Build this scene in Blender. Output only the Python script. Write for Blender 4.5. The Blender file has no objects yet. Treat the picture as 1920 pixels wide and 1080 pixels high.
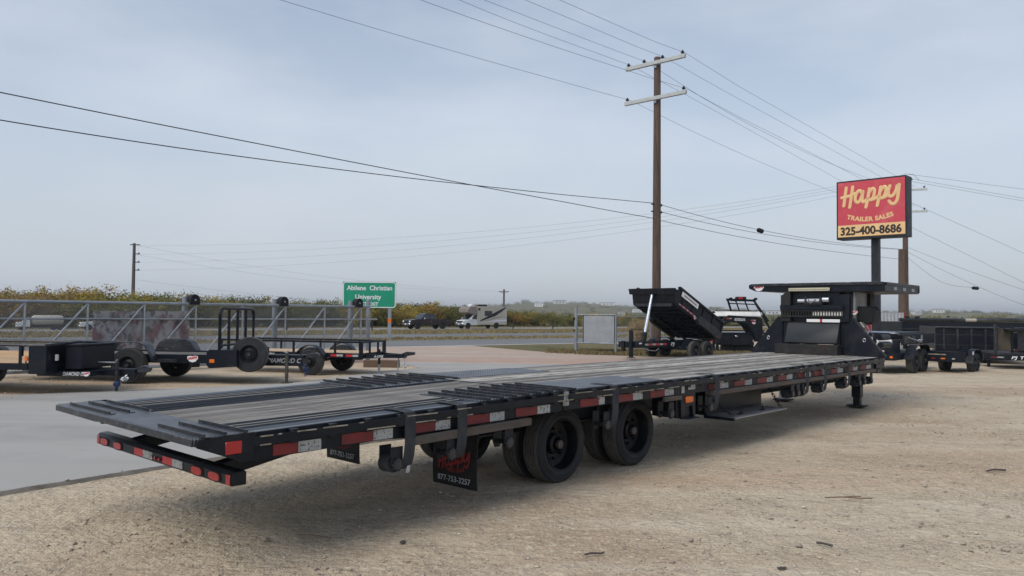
import bpy, bmesh, math, random
import numpy as np
from mathutils import Vector, Matrix
R = math.radians
rnd = random.Random(7)
SC = bpy.context.scene
COL = SC.collection

# ------------------------------------------------------------------ camera
CAMH = 1.7
pitch, roll = .0328, .0100
fw = Vector((0, math.cos(pitch), math.sin(pitch))); up0 = Vector((0, -math.sin(pitch), math.cos(pitch))); r0 = Vector((1, 0, 0))
cr = r0*math.cos(roll)+up0*math.sin(roll); cu = up0*math.cos(roll)-r0*math.sin(roll)
cam = bpy.data.cameras.new('camera'); cam.sensor_width = 36; cam.lens = 1456.63/1920*36
cam.clip_start = .05; cam.clip_end = 9000
co = bpy.data.objects.new('camera', cam); COL.objects.link(co)
M = Matrix((cr, cu, -fw)).transposed().to_4x4(); M.translation = (0, 0, CAMH); co.matrix_world = M
SC.camera = co

# ------------------------------------------------------------------ sky, sun, exposure
SUN_EL, SUN_AZ = R(50), R(-137)          # azimuth measured from +Y towards +X
w = bpy.data.worlds.new('World'); SC.world = w; w.use_nodes = True
nt = w.node_tree; nt.nodes.clear()
def wn(t, **k):
    n = nt.nodes.new(t)
    for a, b in k.items(): setattr(n, a, b)
    return n
wo = wn('ShaderNodeOutputWorld'); bg = wn('ShaderNodeBackground'); bg.inputs[1].default_value = .1
sky = wn('ShaderNodeTexSky', sky_type='NISHITA', sun_disc=False, sun_elevation=SUN_EL, sun_rotation=SUN_AZ, air_density=1.0, dust_density=1.5, ozone_density=1.0)
tc = wn('ShaderNodeTexCoord'); sep = wn('ShaderNodeSeparateXYZ'); nt.links.new(tc.outputs['Generated'], sep.inputs[0])
mp = wn('ShaderNodeMapping'); mp.inputs['Location'].default_value = (.9, .4, 2.3); mp.inputs['Scale'].default_value = (2.2, 2.2, 7.0); nt.links.new(tc.outputs['Generated'], mp.inputs[0])
nz = wn('ShaderNodeTexNoise'); nz.inputs['Scale'].default_value = 1.3; nz.inputs['Detail'].default_value = 5; nz.inputs['Roughness'].default_value = .52
nt.links.new(mp.outputs[0], nz.inputs[0])
hz = wn('ShaderNodeMapRange', clamp=True); hz.inputs['From Min'].default_value = .02; hz.inputs['From Max'].default_value = .55
hz.inputs['To Min'].default_value = 1; hz.inputs['To Max'].default_value = .3; nt.links.new(sep.outputs['Z'], hz.inputs['Value'])
cl = wn('ShaderNodeMapRange', clamp=True); cl.inputs['From Min'].default_value = .36; cl.inputs['From Max'].default_value = .68
cl.inputs['To Min'].default_value = -.13; cl.inputs['To Max'].default_value = .16; nt.links.new(nz.outputs[0], cl.inputs['Value'])
ad = wn('ShaderNodeMath', operation='ADD', use_clamp=True); nt.links.new(hz.outputs[0], ad.inputs[0]); nt.links.new(cl.outputs[0], ad.inputs[1])
mx = wn('ShaderNodeMix', data_type='RGBA'); hb = wn('ShaderNodeMix', data_type='RGBA'); hb.inputs['A'].default_value = (4.6, 4.98, 5.45, 1); hb.inputs['B'].default_value = (5.45, 6.0, 6.75, 1)
hr = wn('ShaderNodeMapRange', clamp=True); hr.inputs['From Min'].default_value = .0; hr.inputs['From Max'].default_value = .24; nt.links.new(sep.outputs['Z'], hr.inputs['Value']); nt.links.new(hr.outputs[0], hb.inputs['Factor']); nt.links.new(hb.outputs['Result'], mx.inputs['B'])
nt.links.new(ad.outputs[0], mx.inputs['Factor']); nt.links.new(sky.outputs[0], mx.inputs['A'])
nt.links.new(mx.outputs['Result'], bg.inputs[0]); nt.links.new(bg.outputs[0], wo.inputs[0])
sl = bpy.data.lights.new('sun', 'SUN'); sl.energy = 1.5; sl.angle = R(40); sl.color = (1, .94, .84)
so = bpy.data.objects.new('sun', sl); COL.objects.link(so)
sd = Vector((math.sin(SUN_AZ)*math.cos(SUN_EL), math.cos(SUN_AZ)*math.cos(SUN_EL), math.sin(SUN_EL)))
so.rotation_euler = sd.to_track_quat('Z', 'Y').to_euler(); so.location = (0, 0, 30)
vs = SC.view_settings; vs.view_transform = 'Standard'; vs.look = 'None'; vs.gamma = 1; vs.use_curve_mapping = False; vs.exposure = .35
SC.cycles.use_denoising = True
SC.cycles.max_bounces = 6; SC.cycles.diffuse_bounces = 3; SC.cycles.glossy_bounces = 2; SC.cycles.volume_bounces = 0
SC.cycles.transparent_max_bounces = 6

# ------------------------------------------------------------------ materials
def mat(name, base, rough=.5, metal=0, var=None, dust=None, bump=None, rand=0, stretch=(1, 1, 1), spec=None, emit=None):
    """var=(colour, scale, lo, hi) noise mix; dust=(colour, scale, lo, hi, amount) second mix; bump=(scale, strength, dist)"""
    m = bpy.data.materials.new(name); m.use_nodes = True; t = m.node_tree; b = t.nodes['Principled BSDF']
    b.inputs['Roughness'].default_value = rough; b.inputs['Metallic'].default_value = metal
    if spec is not None: b.inputs['Specular IOR Level'].default_value = spec
    L = t.links.new
    def N(k, **kw):
        n = t.nodes.new(k)
        for a, v in kw.items(): setattr(n, a, v)
        return n
    c4 = lambda c: (c[0], c[1], c[2], 1)
    cur = None
    if var or dust or bump:
        tc = N('ShaderNodeTexCoord'); mp = N('ShaderNodeMapping'); mp.inputs['Scale'].default_value = stretch; L(tc.outputs['Object'], mp.inputs[0])
    def noise(scale, detail=4, src=None):
        n = N('ShaderNodeTexNoise'); n.inputs['Scale'].default_value = scale; n.inputs['Detail'].default_value = detail; n.inputs['Roughness'].default_value = .6
        L((src or mp).outputs[0], n.inputs[0]); return n
    rgb = N('ShaderNodeRGB'); rgb.outputs[0].default_value = c4(base); cur = rgb.outputs[0]
    for v in (var, dust):
        if not v: continue
        n = noise(v[1], 5); mr = N('ShaderNodeMapRange', clamp=True); mr.inputs['From Min'].default_value = v[2]; mr.inputs['From Max'].default_value = v[3]
        if len(v) > 4: mr.inputs['To Max'].default_value = v[4]
        L(n.outputs[0], mr.inputs['Value']); x = N('ShaderNodeMix', data_type='RGBA'); x.inputs['B'].default_value = c4(v[0]); L(mr.outputs[0], x.inputs['Factor']); L(cur, x.inputs['A']); cur = x.outputs['Result']
    if rand:
        oi = N('ShaderNodeObjectInfo'); mr = N('ShaderNodeMapRange'); mr.inputs['To Min'].default_value = 1-rand; mr.inputs['To Max'].default_value = 1+rand; L(oi.outputs['Random'], mr.inputs['Value'])
        x = N('ShaderNodeMix', data_type='RGBA', blend_type='MULTIPLY'); x.inputs['Factor'].default_value = 1; L(cur, x.inputs['A']); L(mr.outputs[0], x.inputs['B']); cur = x.outputs['Result']
    L(cur, b.inputs['Base Color'])
    if bump:
        n = noise(bump[0], 6); bp = N('ShaderNodeBump'); bp.inputs['Strength'].default_value = bump[1]; bp.inputs['Distance'].default_value = bump[2]; L(n.outputs[0], bp.inputs['Height']); L(bp.outputs[0], b.inputs['Normal'])
    if emit: b.inputs['Emission Color'].default_value = c4(emit[:3]); b.inputs['Emission Strength'].default_value = emit[3]
    return m
K = {}
K['black'] = mat('black_paint', (.0045, .0075, .0135), .45, spec=.26, var=((.024, .026, .031), 3.5, .48, .8), dust=((.09, .08, .068), 14, .6, .82, .35), bump=(40, .08, .01))
K['gloss'] = mat('gloss_black', (.004, .007, .013), .38, spec=.28, var=((.02, .022, .027), 2.5, .5, .85), bump=(25, .05, .01))
K['worn'] = mat('worn_black_steel', (.018, .021, .028), .36, .25, var=((.075, .08, .09), 5, .48, .8), dust=((.2, .18, .15), 22, .56, .75, .7), bump=(60, .15, .01), stretch=(.4, 1.5, 1))
K['ramp'] = mat('ramp_steel', (.008, .011, .017), .75, .0, spec=.15, var=((.02, .025, .034), 1.6, .5, .68), dust=((.16, .145, .12), 9, .58, .8, .45), bump=(30, .12, .01), stretch=(.35, 2.2, 1))
K['rail'] = mat('bare_rail', (.15, .16, .175), .36, .6, var=((.05, .055, .06), 2.2, .45, .65), dust=((.16, .13, .1), 8, .5, .75, .6), stretch=(.5, 2, 1))
K['edge'] = mat('worn_edge', (.42, .38, .3), .55, .2, var=((.2, .17, .13), 9, .4, .6))
K['pipe'] = mat('rusty_track', (.085, .075, .068), .6, .2, var=((.12, .065, .04), 4, .45, .7), dust=((.03, .03, .03), 7, .5, .75), stretch=(.6, 2, 2))
K['rust'] = mat('rusty_black', (.013, .013, .014), .65, .1, var=((.07, .03, .017), 3.5, .55, .72), dust=((.05, .045, .04), 10, .5, .75, .6), bump=(30, .25, .01))
K['steel'] = mat('galvanised', (.42, .45, .48), .42, .75, var=((.3, .33, .36), 6, .4, .65))
K['galv'] = mat('galvanised_dull', (.3, .33, .37), .55, .35, var=((.22, .25, .29), 4, .4, .65))
K['chrome'] = mat('bright_metal', (.75, .76, .78), .18, .95)
K['grey'] = mat('grey_panel', (.3, .3, .31), .5, .3, var=((.2, .2, .205), 5, .4, .7))
K['tyre'] = mat('tyre_rubber', (.013, .0145, .018), .75, var=((.035, .034, .034), 5, .48, .78), dust=((.12, .11, .095), 30, .6, .82, .35), bump=(60, .2, .004))
K['tread'] = mat('dusty_tread', (.075, .073, .068), .9, var=((.12, .113, .1), 7, .42, .72), bump=(45, .3, .004))
K['rim'] = mat('black_rim', (.004, .005, .007), .45, spec=.3, var=((.02, .02, .021), 7, .5, .8), bump=(20, .1, .01))
K['rubber'] = mat('black_rubber', (.009, .01, .012), .65, spec=.3, var=((.022, .022, .022), 6, .5, .8), bump=(8, .2, .02))
K['strap'] = mat('faded_strap', (.018, .021, .027), .8, var=((.04, .044, .05), 9, .4, .7), bump=(30, .3, .005))
K['red'] = mat('red_reflector', (.19, .012, .015), .5, var=((.1, .01, .012), 9, .45, .75), dust=((.05, .04, .04), 30, .56, .72, .8))
K['white'] = mat('white_reflector', (.4, .42, .42), .5, var=((.27, .27, .26), 12, .45, .75), dust=((.03, .03, .03), 45, .56, .61))
K['cleanred'] = mat('red_tape', (.5, .025, .03), .4)
K['cleanwhite'] = mat('white_print', (.78, .79, .8), .5)
K['lens'] = mat('red_lens', (.42, .015, .018), .18, spec=.7)
K['orange'] = mat('amber_lens', (.75, .16, .015), .22)
K['blue'] = mat('blue_coating', (.015, .04, .13), .5)
K['plank'] = mat('weathered_plank', (.47, .445, .4), .82, var=((.15, .138, .12), 2.2, .42, .6), dust=((.56, .535, .49), 5.5, .5, .74), bump=(9, .5, .012), rand=.22, stretch=(1.1, 14, 6))
K['plankd'] = mat('worn_dark_plank', (.24, .226, .205), .82, var=((.07, .065, .06), 1.7, .4, .62), dust=((.33, .31, .275), 6, .52, .78), bump=(9, .5, .012), rand=.3, stretch=(1.1, 14, 6))
K['newwood'] = mat('new_timber', (.6, .44, .29), .7, var=((.48, .33, .2), 4, .4, .7), stretch=(.3, 3, 6))
K['oldwood'] = mat('old_timber', (.16, .1, .065), .85, var=((.09, .06, .04), 5, .4, .7), stretch=(.3, 3, 6))
K['pole'] = mat('pole_wood', (.13, .082, .06), .9, var=((.055, .04, .034), 2.0, .4, .66), dust=((.2, .15, .12), 5, .55, .8), bump=(7, .6, .02), stretch=(9, 9, .5))
K['polegrey'] = mat('grey_pole_wood', (.13, .115, .105), .9, var=((.07, .06, .055), 2.0, .4, .66), stretch=(9, 9, .5))
K['arm'] = mat('crossarm', (.5, .53, .53), .7, var=((.4, .43, .43), 4, .4, .7))
K['insul'] = mat('insulator', (.03, .03, .035), .25)
K['cable'] = mat('cable_black', (.012, .012, .014), .6)
K['wire'] = mat('wire_grey', (.06, .065, .075), .6)
K['signred'] = mat('sign_red', (.6, .065, .095), .5, var=((.52, .055, .08), 2, .4, .7), dust=((.78, .24, .25), 1.2, .52, .8, .5))
K['signtan'] = mat('sign_tan', (.84, .56, .28), .5, var=((.76, .5, .24), 3, .4, .7))
K['signink'] = mat('sign_ink', (.03, .022, .02), .6)
K['signbox'] = mat('sign_box_paint', (.014, .017, .024), .5, spec=.3, var=((.03, .034, .045), 3, .4, .7))
K['green'] = mat('highway_green', (.0, .29, .165), .42, var=((.0, .25, .14), 1.5, .4, .7))
K['hred'] = mat('sticker_red', (.55, .02, .03), .4)
K['khaki'] = mat('khaki_steel', (.085, .08, .062), .6, .1, var=((.05, .048, .038), 5, .4, .7))
K['ply'] = mat('plywood', (.06, .05, .034), .8, var=((.02, .018, .014), 2.2, .42, .6), stretch=(2.5, 2.5, .8))
K['corr'] = mat('corrugated_sheet', (.5, .52, .54), .5, .3, var=((.4, .42, .44), 2, .4, .7))
K['trimred'] = mat('red_trim', (.3, .02, .025), .5)
K['banner'] = mat('printed_banner', (.62, .59, .59), .8, var=((.33, .16, .17), 2.6, .48, .58), dust=((.07, .075, .06), 8.5, .53, .58, .75), stretch=(1, 1, .7))
K['tarp'] = mat('white_tarp', (.8, .8, .78), .6, var=((.58, .58, .56), 4, .4, .7))
K['glass'] = mat('dark_glass', (.015, .018, .022), .08, spec=.8)
K['carbrown'] = mat('brown_car_paint', (.032, .02, .022), .25, .35)
K['carwhite'] = mat('white_car_paint', (.62, .64, .66), .3)
K['rvtan'] = mat('rv_tan', (.45, .42, .36), .45, var=((.4, .375, .32), 2, .4, .7))
K['rvcap'] = mat('rv_cap', (.2, .17, .145), .6, var=((.26, .23, .2), 3, .4, .7))
K['gravelstone'] = mat('limestone_chips', (.56, .49, .39), .9, var=((.28, .23, .185), 2.2, .42, .6), dust=((.62, .57, .5), 3.1, .55, .66))
K['lightbar'] = mat('light_bar_lens', (.62, .57, .4), .25)
K['debris'] = mat('dark_scrap', (.06, .054, .05), .7)
K['twig'] = mat('dry_twig', (.17, .12, .08), .9)
K['rock'] = mat('pale_rock', (.36, .31, .26), .9, var=((.25, .2, .16), 30, .4, .6), bump=(60, .5, .01))

def diamond_plate():
    m = mat('diamond_plate', (.12, .13, .148), .36, .65, var=((.05, .055, .064), 2.2, .45, .68), dust=((.2, .18, .15), 6, .55, .8, .5))
    t = m.node_tree; b = t.nodes['Principled BSDF']; L = t.links.new; tc = t.nodes.new('ShaderNodeTexCoord'); hs = []
    for a in (45, -45):
        mp = t.nodes.new('ShaderNodeMapping'); mp.inputs['Rotation'].default_value = (0, 0, R(a)); L(tc.outputs['Object'], mp.inputs[0])
        wv = t.nodes.new('ShaderNodeTexWave'); wv.inputs['Scale'].default_value = 11; wv.bands_direction = 'X'; L(mp.outputs[0], wv.inputs[0]); hs.append(wv)
    mu = t.nodes.new('ShaderNodeMath'); mu.operation = 'MULTIPLY'; L(hs[0].outputs['Fac'], mu.inputs[0]); L(hs[1].outputs['Fac'], mu.inputs[1])
    bp = t.nodes.new('ShaderNodeBump'); bp.inputs['Strength'].default_value = .9; bp.inputs['Distance'].default_value = .012; L(mu.outputs[0], bp.inputs['Height']); L(bp.outputs[0], b.inputs['Normal'])
    return m
K['diamond'] = diamond_plate()
K['bluesteel'] = mat('blue_grey_steel', (.05, .062, .08), .5, .2, spec=.3, var=((.028, .035, .046), 1.8, .45, .65), dust=((.12, .11, .1), 12, .56, .75, .5), stretch=(.3, 2.5, 1))
K['lip'] = mat('worn_pale_lip', (.36, .34, .3), .7, var=((.2, .19, .17), 3, .45, .65), stretch=(.4, 3, 1))
K['meshwire'] = mat('mesh_wire', (.19, .2, .21), .6, .2)
K['slate'] = mat('slate_panel', (.022, .027, .032), .5, spec=.35, var=((.03, .036, .042), 2, .4, .7))
K['flapred'] = mat('worn_red_print', (.26, .02, .022), .7, var=((.1, .012, .013), 12, .5, .7)); K['flapwhite'] = mat('worn_white_print', (.42, .43, .44), .7, var=((.2, .2, .2), 14, .5, .7))
K['form'] = mat('form_board', (.17, .15, .125), .9, var=((.09, .08, .065), 5, .4, .65), bump=(20, .6, .02))
K['panel'] = mat('pale_panel', (.42, .44, .46), .6, .1, var=((.34, .36, .38), 2, .4, .7))

# ------------------------------------------------------------------ mesh builder
V = Vector
class MB:
    def __init__(s): s.v = []; s.f = []
    def add(s, vs, fs):
        o = len(s.v); s.v += [tuple(p) for p in vs]; s.f += [tuple(i+o for i in f) for f in fs]; return s
    def box(s, x0, x1, y0, y1, z0, z1):
        return s.add([(x, y, z) for x in (x0, x1) for y in (y0, y1) for z in (z0, z1)],
                     [(0, 1, 3, 2), (4, 6, 7, 5), (0, 4, 5, 1), (2, 3, 7, 6), (0, 2, 6, 4), (1, 5, 7, 3)])
    def bar(s, a, b, w, h, up=(0, 0, 1)):       # square bar between two points
        a, b = V(a), V(b); d = (b-a).normalized(); sx = d.cross(V(up))
        if sx.length < 1e-4: sx = d.cross(V((1, 0, 0)))
        sx.normalize(); uy = sx.cross(d)
        q = [a+sx*i*w/2+uy*j*h/2 for i, j in ((-1, -1), (1, -1), (1, 1), (-1, 1))]; q += [p+(b-a) for p in q]
        return s.add(q, [(3, 2, 1, 0), (4, 5, 6, 7), (0, 1, 5, 4), (1, 2, 6, 5), (2, 3, 7, 6), (3, 0, 4, 7)])
    def tube(s, pts, r, n=8, ry=None, nrm=None, caps=True):     # round (or flattened along nrm) tube along a polyline
        pts = [V(p) for p in pts]; vs = []; ry = ry or r
        for i, p in enumerate(pts):
            d = (pts[min(i+1, len(pts)-1)]-pts[max(i-1, 0)]).normalized()
            if nrm is not None: u = V(nrm).normalized(); a = d.cross(u).normalized()
            else:
                a = d.cross(V((0, 0, 1)))
                if a.length < 1e-3: a = d.cross(V((1, 0, 0)))
                a.normalize(); u = a.cross(d)
            rr = r[i] if isinstance(r, (list, tuple)) else r
            r2 = rr if isinstance(r, (list, tuple)) else ry
            vs += [p+a*math.cos(t)*rr+u*math.sin(t)*r2 for t in (2*math.pi*k/n for k in range(n))]
        fs = [(i*n+k, i*n+(k+1) % n, (i+1)*n+(k+1) % n, (i+1)*n+k) for i in range(len(pts)-1) for k in range(n)]
        if caps: fs += [tuple(range(n-1, -1, -1)), tuple((len(pts)-1)*n+k for k in range(n))]
        return s.add(vs, fs)
    def cyl(s, a, b, r, n=12): return s.tube([a, b], r, n)
    def prism(s, prof, axis, a, b):            # 2D outline pushed along axis 0/1/2 from a to b
        def P(u, v, w): return [(w, u, v), (u, w, v), (u, v, w)][axis]
        n = len(prof); vs = [P(u, v, a) for u, v in prof]+[P(u, v, b) for u, v in prof]
        return s.add(vs, [tuple(range(n)), tuple(range(2*n-1, n-1, -1))]+[(i, i+n, (i+1) % n+n, (i+1) % n) for i in range(n)])
    def lathe(s, prof, n=32, c=(0, 0, 0)):      # profile (y, r) spun about the local y axis
        vs = [(c[0]+r*math.cos(t), c[1]+y, c[2]+r*math.sin(t)) for y, r in prof for t in (2*math.pi*k/n for k in range(n))]
        return s.add(vs, [(i*n+k, (i+1)*n+k, (i+1)*n+(k+1) % n, i*n+(k+1) % n) for i in range(len(prof)-1) for k in range(n)])
    def mesh(s, name, m, bevel=0, smooth=38):
        me = bpy.data.meshes.new(name); me.from_pydata(s.v, [], s.f)
        bm = bmesh.new(); bm.from_mesh(me)
        bmesh.ops.recalc_face_normals(bm, faces=bm.faces)
        if bevel:
            es = [e for e in bm.edges if len(e.link_faces) == 2 and e.calc_face_angle(0) > R(50)]
            bmesh.ops.bevel(bm, geom=es, offset=bevel, segments=1, affect='EDGES', clamp_overlap=True)
        bm.to_mesh(me); bm.free()
        if smooth:
            me.polygons.foreach_set('use_smooth', [True]*len(me.polygons)); me.set_sharp_from_angle(angle=R(smooth))
        me.materials.append(K[m] if isinstance(m, str) else m); return me
    def build(s, name, m, parent=None, bevel=0, smooth=38, loc=(0, 0, 0)):
        return link(name, s.mesh(name, m, bevel, smooth), parent, loc)
def link(name, me, parent=None, loc=(0, 0, 0), rz=0):
    o = bpy.data.objects.new(name, me); COL.objects.link(o); o.parent = parent; o.location = loc; o.rotation_euler = (0, 0, rz); return o
def B(*a): return MB().box(*a)
def tag(o, label=None, cat=None, group=None, kind=None):
    if label: o['label'] = label
    if cat: o['category'] = cat
    if group: o['group'] = group
    if kind: o['kind'] = kind
    return o
def thing(name, label, cat, loc=(0, 0, 0), rz=0, group=None):
    o = bpy.data.objects.new(name, None); COL.objects.link(o); o.location = loc; o.rotation_euler = (0, 0, rz); o.empty_display_size = .3
    return tag(o, label, cat, group)
def copy_tree(o, parent=None):
    c = o.copy(); COL.objects.link(c); c.parent = parent
    for ch in list(o.children): copy_tree(ch, c)
    return c

# ------------------------------------------------------------------ lettering
def text_verts(txt, bold=0, shear=0, space=1.0):
    cu_ = bpy.data.curves.new('t', 'FONT'); cu_.body = txt; cu_.size = 1; cu_.offset = bold; cu_.shear = shear; cu_.space_character = space
    cu_.resolution_u = 3; cu_.extrude = .5
    o = bpy.data.objects.new('t', cu_); COL.objects.link(o); dg = bpy.context.evaluated_depsgraph_get()
    me = bpy.data.meshes.new_from_object(o.evaluated_get(dg)); vs = [v.co.copy() for v in me.vertices]; fs = [tuple(p.vertices) for p in me.polygons]
    bpy.data.objects.remove(o); bpy.data.curves.remove(cu_); bpy.data.meshes.remove(me); return vs, fs
def letters(txt, O, X, Y, h, m, parent, width=None, bold=0, shear=0, space=1.0, arc=0, th=.0015, off=.002, name='lettering'):
    """text centred on O, X reading direction, Y up; h = cap height"""
    vs, fs = text_verts(txt, bold, shear, space); O, X, Y = V(O), V(X).normalized(), V(Y).normalized(); Nn = X.cross(Y)
    x0, x1 = min(v.x for v in vs), max(v.x for v in vs); y0, y1 = min(v.y for v in vs), max(v.y for v in vs)
    ky = h/.72; kx = (width/(x1-x0)) if width else ky
    out = []
    for v in vs:
        u = (v.x-(x0+x1)/2)*kx; q = (v.y-.36)*ky
        if arc:
            r = arc; t = u/r; u, q = (r-q)*math.sin(t), r-(r-q)*math.cos(t)     # smile-shaped arc
        out.append(O+X*u+Y*q+Nn*(off+(v.z+.5)*th))
    return MB().add(out, fs).build(name, m, parent, smooth=0)
HAPPY = [[(292, 315), (278, 415), (262, 520)], [(370, 305), (352, 420), (333, 535)], [(238, 428), (300, 416), (350, 402), (398, 378)],
         [(478, 372), (447, 347), (410, 388), (398, 450), (422, 484), (456, 458), (482, 398)], [(492, 358), (482, 420), (482, 468), (506, 474), (545, 432)],
         [(566, 330), (548, 430), (525, 535)], [(556, 380), (598, 327), (624, 345), (612, 418), (578, 455), (548, 442)], [(590, 452), (630, 440), (668, 410)],
         [(697, 310), (678, 410), (655, 518)], [(688, 360), (730, 307), (756, 322), (744, 394), (708, 437), (680, 424)], [(720, 432), (755, 415), (782, 380)],
         [(800, 298), (780, 360), (790, 412), (826, 412), (862, 362), (880, 300)], [(902, 285), (890, 390), (876, 460), (845, 500), (810, 496), (790, 470)]]
def smooth_line(p, k=4):
    p = [V((a, b, 0)) for a, b in p]; q = []
    for i in range(len(p)-1):
        a, b, c, d = p[max(i-1, 0)], p[i], p[i+1], p[min(i+2, len(p)-1)]
        for j in range(k):
            t = j/k; q.append(.5*((2*b)+(c-a)*t+(2*a-5*b+4*c-d)*t*t+(3*b-a-3*c+d)*t**3))
    return q+[p[-1]]
def script_happy(O, X, Y, wdt, m, parent, weight=15, k=4, th=.004, name='script_lettering', off=.003):
    """the brush-script word, wdt wide, centred on O"""
    O, X, Y = V(O), V(X).normalized(), V(Y).normalized(); Nn = X.cross(Y); s = wdt/680; b = MB()
    for st in HAPPY:
        pts = [O+X*(p.x-572)*s+Y*(415-p.y-(572-p.x)*.11)*s+Nn*off for p in smooth_line(st, k)]
        b.tube(pts, weight*s, 6 if k < 4 else 8, th, Nn)
    return b.build(name, m, parent)
def sticker(O, X, Y, wdt, parent, name='dealer_sticker'):
    """small white badge with the red script word; the lettering is its sub-part"""
    O, X, Y = V(O), V(X).normalized(), V(Y).normalized(); Nn = X.cross(Y); b = MB()
    pr = [(-.5, .22), (-.25, .27), (0, .24), (.25, .29), (.5, .26), (.52, .0), (.4, -.1), (.3, -.25), (0, -.33), (-.3, -.25), (-.42, -.08), (-.5, -.02)]
    vs = [O+X*u*wdt+Y*v*wdt+Nn*.002 for u, v in pr]; vs += [p+Nn*.002 for p in vs]; n = len(pr)
    b.add(vs, [tuple(range(n-1, -1, -1)), tuple(range(n, 2*n))]+[(i, (i+1) % n, (i+1) % n+n, i+n) for i in range(n)])
    o = b.build(name, 'cleanwhite', parent, smooth=0)
    script_happy(O+Y*wdt*.06, X, Y, wdt*.86, 'hred', o, 22, 2, .002, off=.005)
    return o

# ------------------------------------------------------------------ wheels
MESH = {}
def wheel_meshes(kind, Rr, wd, rim, n=36):
    """tyre, rim and hub spun about y; outer face at y=0 looking to -y, wheel body towards +y"""
    key = (kind, Rr, wd)
    if key in MESH: return MESH[key]
    t = [(wd*.12, rim), (.0, rim*1.04), (-.004, rim*1.12), (-.006, rim*1.16), (-.001, rim*1.19), (.002, (rim+Rr)/2-.008), (-.003, (rim+Rr)/2), (.003, (rim+Rr)/2+.008), (.009, Rr*.9), (.006, Rr*.925), (.013, Rr*.94), (.028, Rr*.985)]
    g = .007 if kind == 'dual' else .005
    for j in range(4):
        y = .028+(wd-.056)*(j+1)/5; t += [(y-.006, Rr), (y-.004, Rr-g*1.6), (y+.004, Rr-g*1.6), (y+.006, Rr)]
    t += [(wd-.028, Rr*.985), (wd-.012, Rr*.92), (wd-.004, (rim+Rr)/2), (wd, rim*1.04), (wd*.88, rim)]
    tb = MB().lathe(t, n); ty = tb.mesh('tyre', 'tyre', smooth=30); ty.materials.append(K['tread'])
    nn = len(t)
    for p in ty.polygons:
        c = p.center
        if math.hypot(c.x, c.z) > Rr*.975: p.material_index = 1
    hubb = MB()
    if kind == 'dual':      # deep dish, hub pushed out of the middle
        rp = [(.01, rim*1.0), (-.006, rim*1.03), (.006, rim*.96), (.05, rim*.92), (.125, rim*.88), (.14, rim*.74), (.13, rim*.5), (.135, rim*.42)]
        rb = MB().lathe(rp, n)
        rb.lathe([(.135, .1), (.09, .095), (.075, .07), (.06, .066)], 16); hubb.lathe([(.06, .05), (.03, .048), (.022, .036), (.022, .0)], 6)
        for k in range(8):
            a = k*math.pi/4; rb.cyl((math.cos(a)*rim*.58, .14, math.sin(a)*rim*.58), (math.cos(a)*rim*.58, .1, math.sin(a)*rim*.58), .014, 6)
    else:
        rp = [(.02, rim*1.0), (-.004, rim*1.02), (.01, rim*.95), (.045, rim*.9), (.06, rim*.8), (.05, rim*.62), (.028, rim*.5), (.03, rim*.3), (.03, .0)]
        rb = MB().lathe(rp, 24)
        hubb.lathe([(.03, .055), (-.02, .05), (-.035, .035), (-.035, .0)], 12)
        for k in range(8):
            a = k*math.pi/4+.2; hubb.cyl((math.cos(a)*rim*.42, .03, math.sin(a)*rim*.42), (math.cos(a)*rim*.42, .005, math.sin(a)*rim*.42), .012, 6)
    MESH[key] = (ty, rb.mesh('rim', 'rim', smooth=40), hubb.mesh('hub', 'pipe' if kind == 'dual' else 'worn', smooth=40)); return MESH[key]
def wheel(parent, x, y, z, rz, kind='single', Rr=.375, wd=.21, rim=.21, name='wheel', n=36):
    """part 'wheel' (an Empty) > tyre, rim, hub"""
    ty, ri, hu = wheel_meshes(kind, Rr, wd, rim, n)
    e = link(name, None, parent, (x, y, z), rz); e.empty_display_size = .1
    link('tyre', ty, e); link('rim', ri, e); link('hub', hu, e); return e
def chain(pts, r, m, parent, name='chain', link_len=.06):
    pts = [V(p) for p in pts]; b = MB(); L = 0; i = 0
    for a, c in zip(pts[:-1], pts[1:]):
        d = c-a; n = max(1, int(d.length/link_len/.75))
        for j in range(n):
            p = a+d*((j+.5)/n); u = d.normalized(); s = u.cross(V((0, .3, 1))).normalized(); q = u.cross(s) if i % 2 else s; i += 1
            ring = [p+u*math.cos(t)*link_len*.55+q*math.sin(t)*link_len*.3 for t in (k*math.pi/4 for k in range(9))]
            b.tube(ring, r, 4, caps=False)
    return b.build(name, m, parent)
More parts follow.
